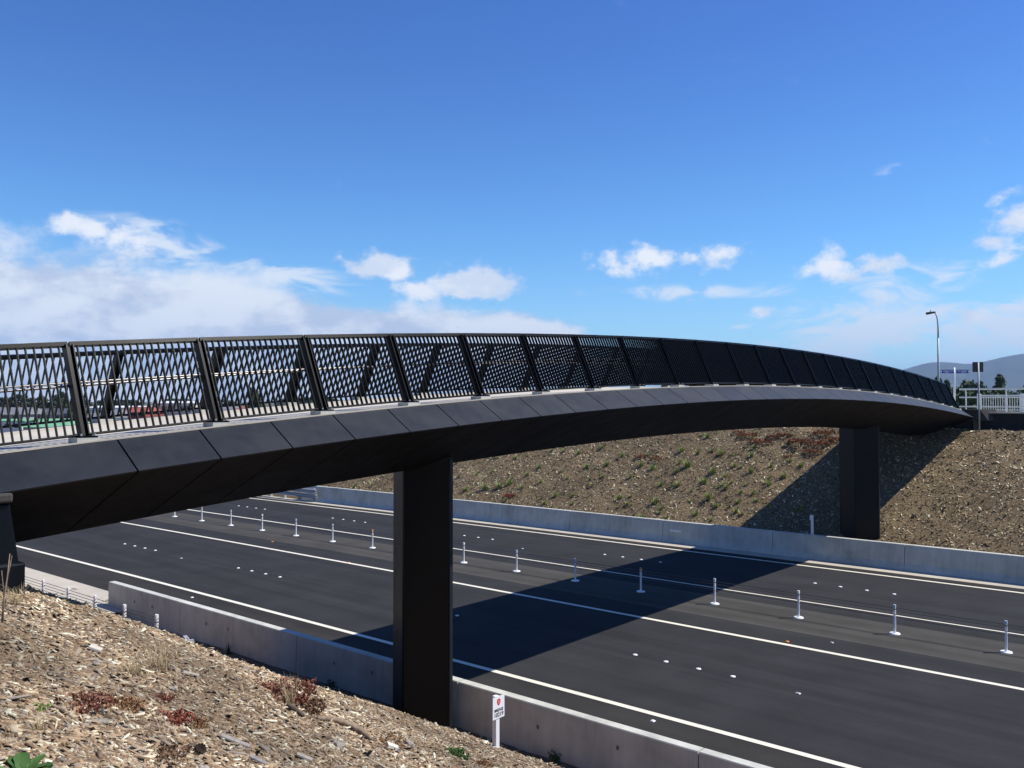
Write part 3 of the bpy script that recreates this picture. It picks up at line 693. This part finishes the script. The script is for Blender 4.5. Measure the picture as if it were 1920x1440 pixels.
# ------------------------------------------------------------------ mulch chips
def chips(name, X, Y, zf, size, aspect, mat, thick, tilt, slope, flat=False):
    n = len(X); Z = zf(X, Y)
    ang = rng.uniform(0, 2*np.pi, n); ln = size*np.minimum(rng.lognormal(0, .52, n), 2.3); wd = ln*aspect*rng.uniform(.5, 1.5, n); th = thick*rng.uniform(.5, 1.5, n)
    ta = rng.normal(0, tilt, n); tb = rng.normal(0, tilt, n)
    ex = np.stack([np.cos(ang), np.sin(ang), np.zeros(n)], -1); ey = np.stack([-np.sin(ang), np.cos(ang), np.zeros(n)], -1)
    ex[:, 2] = ex[:, 1]*slope+np.tan(ta); ey[:, 2] = ey[:, 1]*slope+np.tan(tb)
    ez = np.cross(ex, ey)
    for e in (ex, ey, ez): e /= np.linalg.norm(e, axis=1)[:, None]
    c = np.stack([X, Y, Z+th*.4+np.abs(np.tan(ta))*ln*.12], -1)
    hx = (ex*(ln/2)[:, None]); hy = (ey*(wd/2)[:, None]); hz = ez*th[:, None]
    k = rng.uniform(.35, 1.0, (n, 4, 1))
    top = np.stack([c-hx-hy*k[:, 0], c+hx*k[:, 1]-hy, c+hx+hy*k[:, 2], c-hx*k[:, 3]+hy], 1)+hz[:, None]
    bot = top-2*hz[:, None]
    if flat: return fastmesh(name, top.reshape(-1, 3), np.arange(n*4).reshape(-1, 4), mat)
    V = np.concatenate([bot, top], 1).reshape(-1, 3)
    base = (np.arange(n)*8)[:, None]
    Q = np.concatenate([base+np.array(q) for q in ((4,5,6,7), (0,1,5,4), (1,2,6,5), (2,3,7,6), (3,0,4,7))], 0)
    return fastmesh(name, V, Q, mat)
# near bank: sample by distance from the standing place, in the wedge of ground that can be seen
n = 560000; th_ = rng.uniform(R(-36), R(36), n); r_ = 2.2+38*rng.random(n)**1.55
X = -r_*np.sin(YAW-th_) ; Y = r_*np.cos(YAW-th_)
ok = (Y > .3) & (Y < 14.25) & (X > -34) & (X < 3) 
X, Y = X[ok], Y[ok]; rr = np.hypot(X, Y)
keep = rng.random(len(X)) < np.clip(.2+.8*np.exp(-((rr-5)/9)**2), 0, 1); X, Y, rr = X[keep], Y[keep], rr[keep]
if len(X) > 150000: X, Y, rr = X[:150000], Y[:150000], rr[:150000]
# keep clear of pier and abutment
ok = ~((np.abs(X-BC) < 3.1) & (Y < 4.4)); X, Y, rr = X[ok], Y[ok], rr[ok]
zf_ = lambda x, y: ground_near(x, y)+lump(x, y, .035)
sz = .035+.0020*rr
wc = chips('wood_chips', X, Y, zf_, sz, .30, 'woodchips', .0045, .27, -.4); tag(wc, 'pale tan wood chip mulch spread over the near bank', 'wood chips', kind='stuff')
n = 12000; i = rng.integers(0, len(X), n); w2 = chips('wood_chips', X[i]+rng.normal(0, .2, n), np.clip(Y[i]+rng.normal(0, .2, n), .3, 13.9), zf_, .115, .17, 'woodchips', .006, .2, -.4); tag(w2, 'longer splinters and bark pieces lying among the near wood chips', 'wood chips', kind='stuff')
# far bank
n = 150000; X = rng.uniform(-88, 12, n); Lr = 41.2+11.6*rng.random(n); Y = Lr+cvn(X)
zf2 = lambda x, y: ground_far(x, y)+lump(x, y, .11)
bm_ = chips('bark_mulch', X, Y, zf2, .088, .36, 'bark_mulch', .012, .5, .5, True); tag(bm_, 'dark bark mulch pieces spread over the far slope', 'mulch', kind='stuff')

# ------------------------------------------------------------------ plants
def blades(n, h, spread, wdt, droop=.5, seed=0):
    r = random.Random(seed); v = []; f = []
    for i in range(n):
        a = r.uniform(0, 6.283); hh = h*r.uniform(.55, 1.1); sp = spread*r.uniform(.2, 1.); bx, by = r.uniform(-.25, .25)*spread, r.uniform(-.25, .25)*spread
        w = wdt*r.uniform(.6, 1.2); px_, py_ = -math.sin(a)*w/2, math.cos(a)*w/2; o = len(v); K = 3
        for k in range(K+1):
            t = k/K; d = sp*t**1.5; z = hh*(t-droop*.35*t*t*(sp/spread)); ww = 1-t*.92
            v += [(bx+math.cos(a)*d-px_*ww, by+math.sin(a)*d-py_*ww, z), (bx+math.cos(a)*d+px_*ww, by+math.sin(a)*d+py_*ww, z)]
        for k in range(K): f.append((o+2*k, o+2*k+1, o+2*k+3, o+2*k+2))
    return v, f
def sprigs(n, rad, h, leaf, seed=0, per=9, elong=1.8):
    """low weed: thin stems with many little leaves"""
    r = random.Random(seed); v = []; f = []
    for i in range(n):
        a = r.uniform(0, 6.283); rr_ = rad*math.sqrt(r.random()); x0, y0 = rr_*math.cos(a), rr_*math.sin(a); hh = h*r.uniform(.4, 1.1)*(1-.5*(rr_/rad)**2)
        tx, ty = r.uniform(-.6, .6)*hh, r.uniform(-.6, .6)*hh
        o = len(v); v += [(x0-.003, y0, 0), (x0+.003, y0, 0), (x0+tx, y0+ty, hh)]; f.append((o, o+1, o+2))
        for k in range(per):
            t = r.uniform(.25, 1.0); c = Vector((x0+tx*t, y0+ty*t, hh*t)); d = Vector((r.gauss(0, 1), r.gauss(0, 1), r.gauss(.3, .8))).normalized(); s = Vector((r.gauss(0, 1), r.gauss(0, 1), r.gauss(0, 1))).cross(d).normalized()
            l = leaf*r.uniform(.6, 1.3); o = len(v); v += [tuple(c), tuple(c+d*l*.5*elong+s*l*.4), tuple(c+d*l*elong), tuple(c+d*l*.5*elong-s*l*.4)]; f.append((o, o+1, o+2, o+3))
    return v, f
def me_of(name, vf, mat):
    me = bpy.data.meshes.new(name); me.from_pydata(vf[0], [], vf[1]); me.materials.append(MATS[mat]); return me
def put(me, name, p, s, rz, label, cat, group=None):
    o = bpy.data.objects.new(name, me); link(o); o.location = p; o.scale = (s, s, s); o.rotation_euler.z = rz; return tag(o, label, cat, group)
tus = [me_of('tussock', blades(70, .50, .38, .042, .8, s), 'tussock_green' if s % 3 else 'tussock_pale') for s in range(6)]
# tussocks planted on the far slope: pixel of the base, size
spots = [(1012, 872, 1), (1138, 867, 1.1), (1200, 868, .9), (1223, 875, 1), (1277, 842, 1.2), (1350, 848, 1.2), (1410, 850, 1.1), (1325, 815, 1), (1288, 870, 1.3), (1268, 880, .9), (1270, 905, 1.1), (1338, 882, 1.2), (1322, 900, 1), (1358, 890, .9),
  (1228, 938, 1.1), (1202, 967, .9), (1328, 930, 1.2), (1342, 945, .9), (956, 903, 1.1), (935, 910, 1.2), (911, 912, 1.3), (978, 910, 1), (873, 915, 1), (884, 922, .8), (988, 885, .9), (966, 855, .9), (1055, 842, .9), (1085, 845, .8), (1082, 828, .7), (1040, 925, .9), (1075, 925, .9), (1110, 905, .8), (1130, 835, .8), (1165, 850, .8),
  (1388, 920, .9), (1405, 880, 1), (1440, 905, .9), (1445, 870, .8), (1470, 890, .9), (1380, 955, .9), (1305, 960, .8), (1420, 935, .8), (1375, 870, .8), (1240, 905, .8), (1160, 930, .8), (1180, 890, .7), (1015, 900, .8), (925, 880, .7), (895, 885, .7), (860, 890, .7), (700, 905, .9), (665, 908, .8), (1050, 880, .7), (1100, 870, .8), (1130, 890, .7), (945, 935, .8), (1500, 870, .8), (1360, 910, .8), (1480, 860, .7), (1310, 845, .9)]
rs = random.Random(3)
for (a, b_, s) in spots:
    p = hit(a+rs.uniform(-2, 2), b_+6, zf2, 30, 110)
    put(tus[rs.randrange(6)], 'tussock', p-Vector((0, 0, .02)), s*rs.uniform(.75, 1.05), rs.uniform(0, 6), 'young green tussock planted in the bark mulch of the far slope', 'plant', 'tussocks on the far slope')
# small hidden-stage seedlings between them
for i in range(70):
    a, b_ = rs.uniform(850, 1540), rs.uniform(812, 985); yb = 915+.126*(a-640)+14
    if b_ > yb: continue
    p = hit(a, b_, zf2, 30, 110)
    if p.y-cv(p.x) > 52 or p.y-cv(p.x) < 39.8: continue
    put(tus[rs.randrange(6)], 'tussock', p-Vector((0, 0, .02)), rs.uniform(.35, .7), rs.uniform(0, 6), 'small seedling tussock in the bark mulch of the far slope', 'plant', 'seedlings on the far slope')
redm = [me_of('red_weed', sprigs(90, .55, .16, .05, s), 'weed_rust') for s in range(3)]; orgm = me_of('red_weed', sprigs(60, .35, .2, .05, 9), 'weed_scarlet')
for k, (a, b_, s) in enumerate([(1402, 812, 1.2), (1425, 824, 1.3), (1470, 812, 1.0), (1500, 824, 1.4), (1540, 828, 1.3), (1560, 820, 1.1), (1522, 842, 1.), (1480, 852, .7), (1450, 815, .8), (1545, 808, 1.2), (1205, 852, .9), (1232, 856, .9), (1385, 806, .8)]):
    p = hit(a, b_+4, zf2, 30, 110); put(redm[k % 3], 'red_weed', p-Vector((0, 0, .02)), s, k*1.3, 'rusty red weed patch growing in the bark mulch near the top of the far slope', 'weed', 'red weeds on the far slope')
p = hit(957, 930, zf2, 30, 110); put(orgm, 'red_weed', p-Vector((0, 0, .02)), 1.15, 0, 'single orange red weed clump low on the far slope above the barrier wall', 'weed')
# weeds on the near bank
def nearp(a, b_): return hit(a, b_, zf_)-Vector((0, 0, .012))
W1 = lambda nm, vf, mat, px, py, label, cat='weed', sc=1., rz=0., grp=None: put(me_of(nm, vf, mat), nm, nearp(px, py), sc, rz, label, cat, grp)
W1('red_weed', sprigs(190, .26, .085, .016, 21, 10), 'weed_red', 158, 1318, 'large dark red weed mat beside the white chips on the near bank')
W1('red_weed', sprigs(120, .20, .07, .015, 22, 10), 'weed_orange', 232, 1322, 'orange brown weed mat touching the large dark red one')
W1('red_weed', sprigs(60, .10, .08, .015, 23, 10), 'weed_red', 308, 1310, 'small upright dark red weed on the near bank')
W1('red_weed', sprigs(130, .20, .065, .015, 24, 10), 'weed_scarlet', 322, 1346, 'bright scarlet weed mat on the near bank')
W1('red_weed', sprigs(70, .13, .06, .015, 25, 10), 'weed_orange', 368, 1356, 'orange weed beside the bright scarlet mat')
W1('red_weed', sprigs(150, .24, .05, .014, 26, 10), 'weed_brown', 300, 1412, 'dull brown weed mat low on the near bank beside the pine cone')
W1('red_weed', sprigs(160, .42, .20, .028, 27, 10), 'weed_red', 530, 1302, 'reddish weed with dry stalks near the pier')
W1('red_weed', sprigs(120, .26, .09, .024, 28, 10), 'weed_brown', 575, 1322, 'low brown weed beside the dry stalks near the pier')
W1('red_weed', sprigs(70, .28, .05, .016, 29, 10), 'weed_orange', 718, 1388, 'flat orange weed patch below the long stick')
W1('red_weed', sprigs(70, .14, .05, .02, 30, 10), 'weed_orange', 905, 1430, 'flat orange weed beside the green clover patch')
W1('dry_grass', blades(110, .26, .30, .006, .9, 31), 'dry_grass', 255, 1262, 'pale dry grass tuft left of the wire anchor, lower of two', 'grass')
W1('dry_grass', blades(130, .34, .34, .006, .8, 32), 'dry_grass', 300, 1252, 'pale dry grass tuft with tall stalks below the wire anchor', 'grass')
W1('dry_grass', blades(70, .40, .22, .006, .6, 33), 'dry_grass', 545, 1318, 'dry straw stalks in front of the reddish weed near the pier', 'grass')
W1('dry_grass', blades(60, .16, .16, .005, .8, 34), 'dry_grass', 80, 1365, 'thin dry straw scattered left on the near bank', 'grass')
W1('dry_grass', blades(110, .24, .5, .008, .8, 35), 'dry_grass', 30, 1128, 'dry grass at the foot of the dark abutment', 'grass')
W1('clover_patch', sprigs(150, .20, .09, .022, 36, 8, 1.2), 'green_leaf', 852, 1412, 'bright green clover patch on the chips below the bridge sign', 'plant')
W1('clover_patch', sprigs(30, .09, .06, .016, 37, 8, 1.2), 'tussock_green', 75, 1326, 'tiny green seedling on the near bank chips', 'plant')
W1('clover_patch', sprigs(40, .12, .24, .035, 38, 8, 1.3), 'hedge_leaf', 1040, 1422, 'small green leafy weed at the foot of the near barrier', 'plant')
W1('spiky_plant', blades(22, .42, .16, .03, .2, 39), 'dark_leaf', 432, 1224, 'dark upright stalks beside the near barrier past the wire anchor', 'plant')
W1('clover_patch', sprigs(24, .1, .25, .03, 40, 7, 1.3), 'hedge_leaf', 622, 1284, 'small green weed in the shade of the near barrier', 'plant')
# broad leaves in the corner
def broadleaf(seed):
    r = random.Random(seed); v = []; f = []
    for i in range(24):
        a = i*2.4+r.uniform(-.3, .3); l = r.uniform(.06, .14); w = l*r.uniform(.5, .75); up = r.uniform(.1, .9); o = len(v); K = 5
        bx, by = .03*math.cos(a), .03*math.sin(a)
        for k in range(K+1):
            t = k/K; ww = w*math.sin(math.pi*min(1, .12+.86*t))**.8*(1+.12*math.sin(k*2.2))
            c = Vector((bx+math.cos(a)*l*t, by+math.sin(a)*l*t, .03+l*up*t-.5*l*up*t*t)); s = Vector((-math.sin(a), math.cos(a), 0))*ww/2
            v += [tuple(c-s+Vector((0, 0, .012))), tuple(c), tuple(c+s+Vector((0, 0, .012)))]
        for k in range(K):
            q = o+3*k; f += [(q, q+1, q+4, q+3), (q+1, q+2, q+5, q+4)]
    return v, f
lf = put(me_of('leafy_weed', broadleaf(5), 'green_leaf'), 'leafy_weed', nearp(55, 1450), 1.1, .4, 'broad-leaved bright green weed growing through the near chips', 'plant'); lf.data.shade_smooth()

# litter lying on the chips
def on_bank(px, py, up=0.): p = hit(px, py, zf_); return p+Vector((0, 0, up))
mb = MB(); P = [on_bank(598, 1347, .03), on_bank(625, 1351, .045), on_bank(655, 1361, .05), on_bank(680, 1374, .045), on_bank(697, 1384, .03)]
mb.tube(P, [.022, .036, .040, .036, .026], 8); tag(mb.build('branch', 'stick_wood', None, True), 'long bent brown branch lying on the chips below the pier', 'branch')
mb = MB(); mb.tube([on_bank(542, 1326, .05), on_bank(556, 1334, .05), on_bank(572, 1342, .03)], [.03, .035, .02], 7); tag(mb.build('branch', 'bark', None, True), 'short dark bark stick in front of the dry stalks', 'branch')
mb = MB(); mb.tube([on_bank(95, 1320, .012), on_bank(125, 1333, .016), on_bank(158, 1358, .012)], [.010, .012, .007], 6); tag(mb.build('branch', 'bark', None, True), 'thin dark twig below the large dark red weed', 'branch')
mb = MB(); mb.tube([on_bank(150, 1378, .012), on_bank(170, 1384, .02), on_bank(183, 1397, .01)], [.007, .009, .006], 6); tag(mb.build('branch', 'stick_wood', None, True), 'small crooked twig near the leafy green weed', 'branch')
mb = MB(); mb.tube([on_bank(9, 1167, -.02), on_bank(12, 1167, .25), on_bank(18, 1165, .5), on_bank(22, 1165, .72)], [.012, .010, .008, .004], 6); mb.tube([on_bank(12, 1167, .28), on_bank(7, 1167, .55)], [.007, .003], 5); mb.tube([on_bank(18, 1165, .45), on_bank(26, 1165, .70)], [.006, .003], 5); tag(mb.build('dead_sapling', 'stick_wood', None, True), 'thin leafless sapling stalk standing near the abutment', 'sapling')
def board(px0, py0, px1, py1, w, t, label, mat='grey_board'):
    a, b_ = on_bank(px0, py0, .03), on_bank(px1, py1, .03); d = (b_-a); s = d.cross(Vector((0, -.37, .93))).normalized()*w/2; u = Vector((0, .37, .93))*t
    mb = MB(); mb.hexa([a-s, a+s*.8, a+s*.8+u, a-s+u], [b_-s*.6, b_+s, b_+s+u, b_-s*.6+u]); tag(mb.build('board_offcut', mat), label, 'offcut')
board(419, 1381, 472, 1401, .045, .012, 'grey weathered board offcut, upper of two near the pine cone'); board(472, 1419, 503, 1433, .035, .012, 'grey weathered board offcut, lower of two near the pine cone'); board(560, 1415, 588, 1426, .04, .012, 'pale grey split offcut below the long branch'); board(345, 1262, 374, 1268, .06, .02, 'white split board lying above the white chips', 'wall_cream'); board(172, 1216, 195, 1223, .06, .02, 'pale brown split piece above the dry grass', 'wall_cream'); board(728, 1398, 750, 1405, .09, .03, 'pale blocky offcut beside the flat orange weed', 'wall_cream')
def rock(px, py, s, label, mat='stone', seed=1, flat=.6):
    r = random.Random(seed); p = on_bank(px, py, s*.25); v = []; f = []; nu, nv = 9, 6
    for i in range(nv+1):
        for j in range(nu):
            t = math.pi*i/nv; a = 2*math.pi*j/nu; k = s*(1+.22*r.uniform(-1, 1)); v.append((p.x+k*math.sin(t)*math.cos(a), p.y+k*math.sin(t)*math.sin(a), p.z+k*flat*math.cos(t)))
    for i in range(nv):
        for j in range(nu): f.append((i*nu+j, (i+1)*nu+j, (i+1)*nu+(j+1) % nu, i*nu+(j+1) % nu))
    o = mesh('stone' if mat == 'stone' else 'pine_cone', v, f, mat, None); tag(o, label, 'stone' if mat == 'stone' else 'pine cone')
rock(388, 1440, .055, 'rounded tan stone at the foot of the pine cone', seed=2); rock(636, 1395, .075, 'brown rounded stone under the long branch', seed=3); rock(768, 1395, .08, 'dark grey stone beside the flat orange weed', seed=4, flat=.8)
rock(186, 1243, .05, 'white pebble among the dry grass', seed=5); rock(330, 1290, .045, 'grey stone beside the small upright red weed', seed=6)
# pine cone with scales
pc = on_bank(378, 1408, .035); mb = MB()
for i in range(64):
    t = i/63; a = i*2.4; rr_ = .045*math.sin(math.pi*min(1, .15+.8*t)); c = Vector((pc.x+.06*(t-.5)*2*.8, pc.y, pc.z)); d = Vector((.35, math.cos(a), math.sin(a))).normalized(); s = Vector((0, -math.sin(a), math.cos(a)))
    b0_ = c+d*rr_*.4; mb.add([tuple(b0_-s*.006), tuple(c+d*rr_*1.2-s*.010), tuple(c+d*rr_*1.35), tuple(c+d*rr_*1.2+s*.010), tuple(b0_+s*.006)], [(0, 1, 2, 3, 4)])
mb.tube([(pc.x-.05, pc.y, pc.z), (pc.x+.05, pc.y, pc.z)], [.018, .012], 7); tag(mb.build('pine_cone', 'cone_brown'), 'dark pine cone lying on the chips', 'pine cone')

# ------------------------------------------------------------------ trees, hedge, houses beyond
def crown_mesh(name, rx, rz, nleaf, leaf, seed, conic=0., mat='tree_leaf', nclump=26):
    r = np.random.default_rng(seed); C = []
    for i in range(nclump):
        t = r.random(); z = rz*(2*t-1); k = math.sqrt(max(.05, 1-(2*t-1)**2)) if not conic else (1-t)*conic+.12
        a = r.uniform(0, 6.283); q = rx*k*r.uniform(.3, .95); C.append((q*math.cos(a), q*math.sin(a), z))
    C = np.array(C); idx = r.integers(0, nclump, nleaf); cr = rx*(.30 if not conic else .24)
    d = r.normal(0, 1, (nleaf, 3)); d /= np.linalg.norm(d, axis=1)[:, None]; P = C[idx]+d*(cr*r.random((nleaf, 1))**.4)
    u = r.normal(0, 1, (nleaf, 3)); u /= np.linalg.norm(u, axis=1)[:, None]; w = np.cross(u, d); w /= np.linalg.norm(w, axis=1)[:, None]+1e-6
    l = leaf*r.uniform(.6, 1.4, (nleaf, 1)); V = np.stack([P-u*l-w*l*.5, P+u*l-w*l*.5, P+u*l+w*l*.5, P-u*l+w*l*.5], 1).reshape(-1, 3)
    Q = np.arange(nleaf*4).reshape(-1, 4); o = fastmesh(name, V, Q, mat); return o
PROTO = {}
def tree(x, y, h, w, kind, label, group=None, z=5.2, mat='tree_leaf', sd=1):
    t = empty('tree', (x, y, z), label, 'tree', group)
    key = (kind, mat, sd)
    if key not in PROTO:
        o = crown_mesh('crown', 1., 1., 2600, .085 if kind == 'round' else .07, sd, 1.0 if kind == 'cone' else 0., mat, 34); PROTO[key] = o.data; bpy.data.objects.remove(o)
        m2 = MB(); m2.tube([(0, 0, -.1), (.01, 0, .35), (.0, .01, .7)], [.06, .045, .02], 7)
        for a in (0, 2, 4.2): m2.tube([(0, 0, .35), (.22*math.cos(a), .22*math.sin(a), .62)], [.025, .01], 5)
        me = bpy.data.meshes.new('trunk'); me.from_pydata(m2.v, [], m2.f); me.materials.append(MATS['bark']); PROTO[key+('t',)] = me
    c = bpy.data.objects.new('crown', PROTO[key]); link(c, t); c.location = (0, 0, h*.56); c.scale = (w/2, w/2, h*.46); c.rotation_euler.z = random.random()*6
    k = bpy.data.objects.new('trunk', PROTO[key+('t',)]); link(k, t); k.scale = (h*.5, h*.5, h*.95)
def tree_px(px, ytop, wpx, Z, kind, label, group=None, zb=5.2, mat='tree_leaf', sd=1):
    p = ray(px, ytop, Z); tree(p.x, p.y, p.z-zb, wpx/FPX*Z, kind, label, group, zb, mat, sd)
gR = 'trees behind the pale fences'
tree_px(1874, 709, 46, 105, 'cone', 'dark conifer with pointed top rising behind the pale fences', None, sd=3)
tree_px(1757, 713, 26, 110, 'round', 'small dark treetop showing beside the street lamp', None, sd=4); tree_px(1777, 719, 22, 112, 'round', 'small dark treetop between the lamp and the finger sign', None, sd=3)
tree_px(1815, 720, 60, 115, 'round', 'low rounded tree behind the finger sign', None, sd=1); tree_px(1842, 722, 34, 100, 'round', 'low dark tree behind the tall sign post', None, sd=2)
for k, (a, t, w, Z) in enumerate([(1812, 738, 50, 80), (1845, 735, 56, 84), (1880, 737, 60, 78), (1915, 735, 60, 80), (1950, 733, 60, 80), (1985, 733, 60, 82), (1790, 742, 44, 84)]):
    tree_px(a, t, w, Z, 'round', 'leafy green bush in the row behind the pale picket fence', 'bushes behind the pale fences', 4.6, 'hedge_leaf', 1+k % 2)
gl = 'trees on the skyline behind the buildings'
for k, (a, t, w, Z, kd) in enumerate([(40, 743, 50, 240, 'round'), (75, 746, 44, 260, 'round'), (118, 738, 36, 230, 'cone'), (104, 744, 30, 235, 'round'), (8, 748, 40, 250, 'round'), (200, 750, 60, 420, 'round'), (245, 751, 60, 430, 'round'), (320, 749, 56, 420, 'round'), (345, 750, 50, 440, 'round'), (420, 751, 60, 440, 'round'), (540, 748, 50, 330, 'round'), (575, 747, 48, 320, 'round'), (620, 749, 50, 330, 'round'), (690, 750, 60, 400, 'round'), (740, 750, 60, 400, 'round'), (150, 750, 50, 420, 'round'), (800, 751, 60, 420, 'round')]):
    tree_px(a, t, w, Z, kd, 'distant dark tree on the skyline seen through the railing', gl, 3.4, 'tree_leaf', 1+k % 4)
tree_px(476, 733, 44, 150, 'round', 'largest dark round tree seen through the railing beside the red house', None, 3.4, 'tree_leaf', 2)
tree_px(140, 752, 26, 140, 'round', 'mid green tree beside the grey roofed houses', None, 3.4, 'hedge_leaf', 1)

def house(px0, px1, yb, yt, Z, wall, roof, label, gable=True, depth=9., nwin=4, eave=.55):
    p0, p1 = ray(px0, yb, Z), ray(px1, yb, Z); c = (p0+p1)/2; w = (p1-p0).length; h = (yb-yt)/FPX*Z; zb = p0.z
    t = empty('house' if gable else 'warehouse', (c.x, c.y, zb), label, 'building')
    d = (p1-p0).normalized(); d.z = 0; d.normalize(); nb_ = Vector((-d.y, d.x, 0))
    if nb_.dot(Vector((c.x, c.y, 0))) < 0: nb_ = -nb_
    def P(a, b_, z): q = c+d*a+nb_*b_; return (q.x, q.y, zb+z)
    he = h*eave if gable else h*.86
    mb = MB(); mb.hexa([P(-w/2, 0, -3), P(w/2, 0, -3), P(w/2, 0, he), P(-w/2, 0, he)], [P(-w/2, depth, -3), P(w/2, depth, -3), P(w/2, depth, he), P(-w/2, depth, he)]); mb.build('wall', wall, t)
    mb = MB(); o = .35
    if gable:
        A = [P(-w/2-o, -o, he-.05), P(w/2+o, -o, he-.05), P(w/2+o, depth+o, he-.05), P(-w/2-o, depth+o, he-.05), P(-w/2-o+.6, depth/2, h), P(w/2+o-.6, depth/2, h)]
        mb.add(A, [(0,1,5,4),(2,3,4,5),(1,2,5),(3,0,4),(0,3,2,1)])
    else:
        K = 8; 
        for k in range(K):
            b0_, b1_ = depth*k/K, depth*(k+1)/K; z0_, z1_ = he+(h-he)*math.sin(math.pi*k/K), he+(h-he)*math.sin(math.pi*(k+1)/K)
            mb.hexa([P(-w/2-o, b0_, z0_), P(w/2+o, b0_, z0_), P(w/2+o, b0_, z0_+.12), P(-w/2-o, b0_, z0_+.12)], [P(-w/2-o, b1_, z1_), P(w/2+o, b1_, z1_), P(w/2+o, b1_, z1_+.12), P(-w/2-o, b1_, z1_+.12)])
    mb.build('roof', roof, t)
    for k in range(nwin):
        a = -w/2+w*(k+.5)/nwin; ww = min(.8, w/nwin*.3); mb = MB(); z0_ = max(.3, he*.35); z1_ = he*.8
        mb.hexa([P(a-ww, -.04, z0_), P(a+ww, -.04, z0_), P(a+ww, -.04, z1_), P(a-ww, -.04, z1_)], [P(a-ww, .05, z0_), P(a+ww, .05, z0_), P(a+ww, .05, z1_), P(a-ww, .05, z1_)]); mb.build('window', 'window_glass', t)
house(-40, 40, 792, 764, 135, 'wall_grey', 'roof_grey', 'grey roofed house at the near end of the row beyond the railing', nwin=4)
house(42, 132, 790, 766, 140, 'wall_grey', 'roof_dark', 'wide low house with dark roof beyond the railing', nwin=5)
house(44, 118, 806, 786, 112, 'wall_grey', 'roof_green', 'low shed with bright green roof', nwin=0, eave=.3)
house(-30, 42, 808, 788, 114, 'wall_white', 'roof_green', 'white walled shed beside the green roofed one', False, 7, 4)
house(165, 262, 785, 762, 190, 'wall_white', 'roof_white', 'long white flat warehouse behind the red building', False, 14, 7)
house(224, 272, 784, 763, 165, 'wall_red', 'roof_red', 'red walled building in front of the white warehouse', True, 9, 4)
house(196, 218, 785, 768, 160, 'wall_red', 'roof_grey', 'small dull red shed left of the red building', True, 7, 2)
house(286, 360, 780, 753, 175, 'wall_cream', 'roof_white', 'large white curved roof hall beyond the railing', False, 18, 5)
house(135, 190, 795, 775, 130, 'wall_white', 'roof_grey', 'small white walled house with grey roof', True, 9, 3)
house(440, 472, 776, 762, 150, 'wall_red', 'roof_red', 'small red house beside the largest tree', True, 8, 3)
house(372, 432, 778, 762, 180, 'wall_white', 'roof_grey', 'white walled house with grey roof right of the curved hall', True, 9, 4)
house(492, 560, 776, 764, 210, 'wall_grey', 'roof_dark', 'dark roofed house right of the largest tree', True, 9, 4)

# ------------------------------------------------------------------ hills
def hill(pts, D, depth, label, seed, mat='hill_green'):
    r = np.random.default_rng(seed); px = np.array([p[0] for p in pts]); py = np.array([p[1] for p in pts])
    xs = np.linspace(px[0], px[-1], 130); ys = np.interp(xs, px, py); ys = np.convolve(np.pad(ys, 4, 'edge'), np.ones(9)/9, 'valid')
    nr = 22; V = []; Qs = []
    ridge = [ray(x, y, D) for x, y in zip(xs, ys)]; tex = r.normal(0, 1, (130, nr))
    for k in range(3): tex = (tex+np.roll(tex, 1, 0)+np.roll(tex, -1, 0)+np.roll(tex, 1, 1))/4
    for i, q in enumerate(ridge):
        back = Vector((q.x, q.y, 0)).normalized()
        for j in range(nr):
            t = j/(nr-1)*2-1; hgt = (q.z-5)*max(0, 1-abs(t)**1.25); 
            off = depth*t; n_ = tex[i, j]*.22*hgt*(abs(t) ** .7)
            V.append((q.x+back.x*off, q.y+back.y*off, 4+hgt+min(0, n_) if abs(t) > .05 else 4+hgt))
    for i in range(len(ridge)-1):
        for j in range(nr-1): Qs.append((i*nr+j, (i+1)*nr+j, (i+1)*nr+j+1, i*nr+j+1))
    o = mesh('hills', V, Qs, mat, None, True); tag(o, label, 'hills', kind='structure')
hill([(1380, 744), (1560, 735), (1640, 712), (1697, 690), (1735, 681), (1765, 672), (1788, 680), (1806, 684), (1835, 681), (1870, 670), (1900, 664), (1940, 659), (2000, 655), (2080, 664), (2200, 690), (2400, 735)], 5200, 1400, 'blue grey mountain range beyond the far fences', 4)

# ------------------------------------------------------------------ haze
hb = MB(); hb.box(-8000, 7000, -2000, 13500, 3.2-4.5, 480)
HZ = bpy.data.materials.new('haze'); HZ.use_nodes = True; nt = HZ.node_tree; nt.nodes.clear()
vo = N(nt, 'ShaderNodeVolumePrincipled'); vo.inputs['Color'].default_value = (.36, .60, 1.0, 1); vo.inputs['Density'].default_value = .00010; vo.inputs['Anisotropy'].default_value = .0
mo = N(nt, 'ShaderNodeOutputMaterial'); nt.links.new(vo.outputs[0], mo.inputs['Volume']); MATS['haze'] = HZ
hz = hb.build('haze', 'haze'); tag(hz, 'thin pale blue haze in the air', 'haze', kind='stuff')
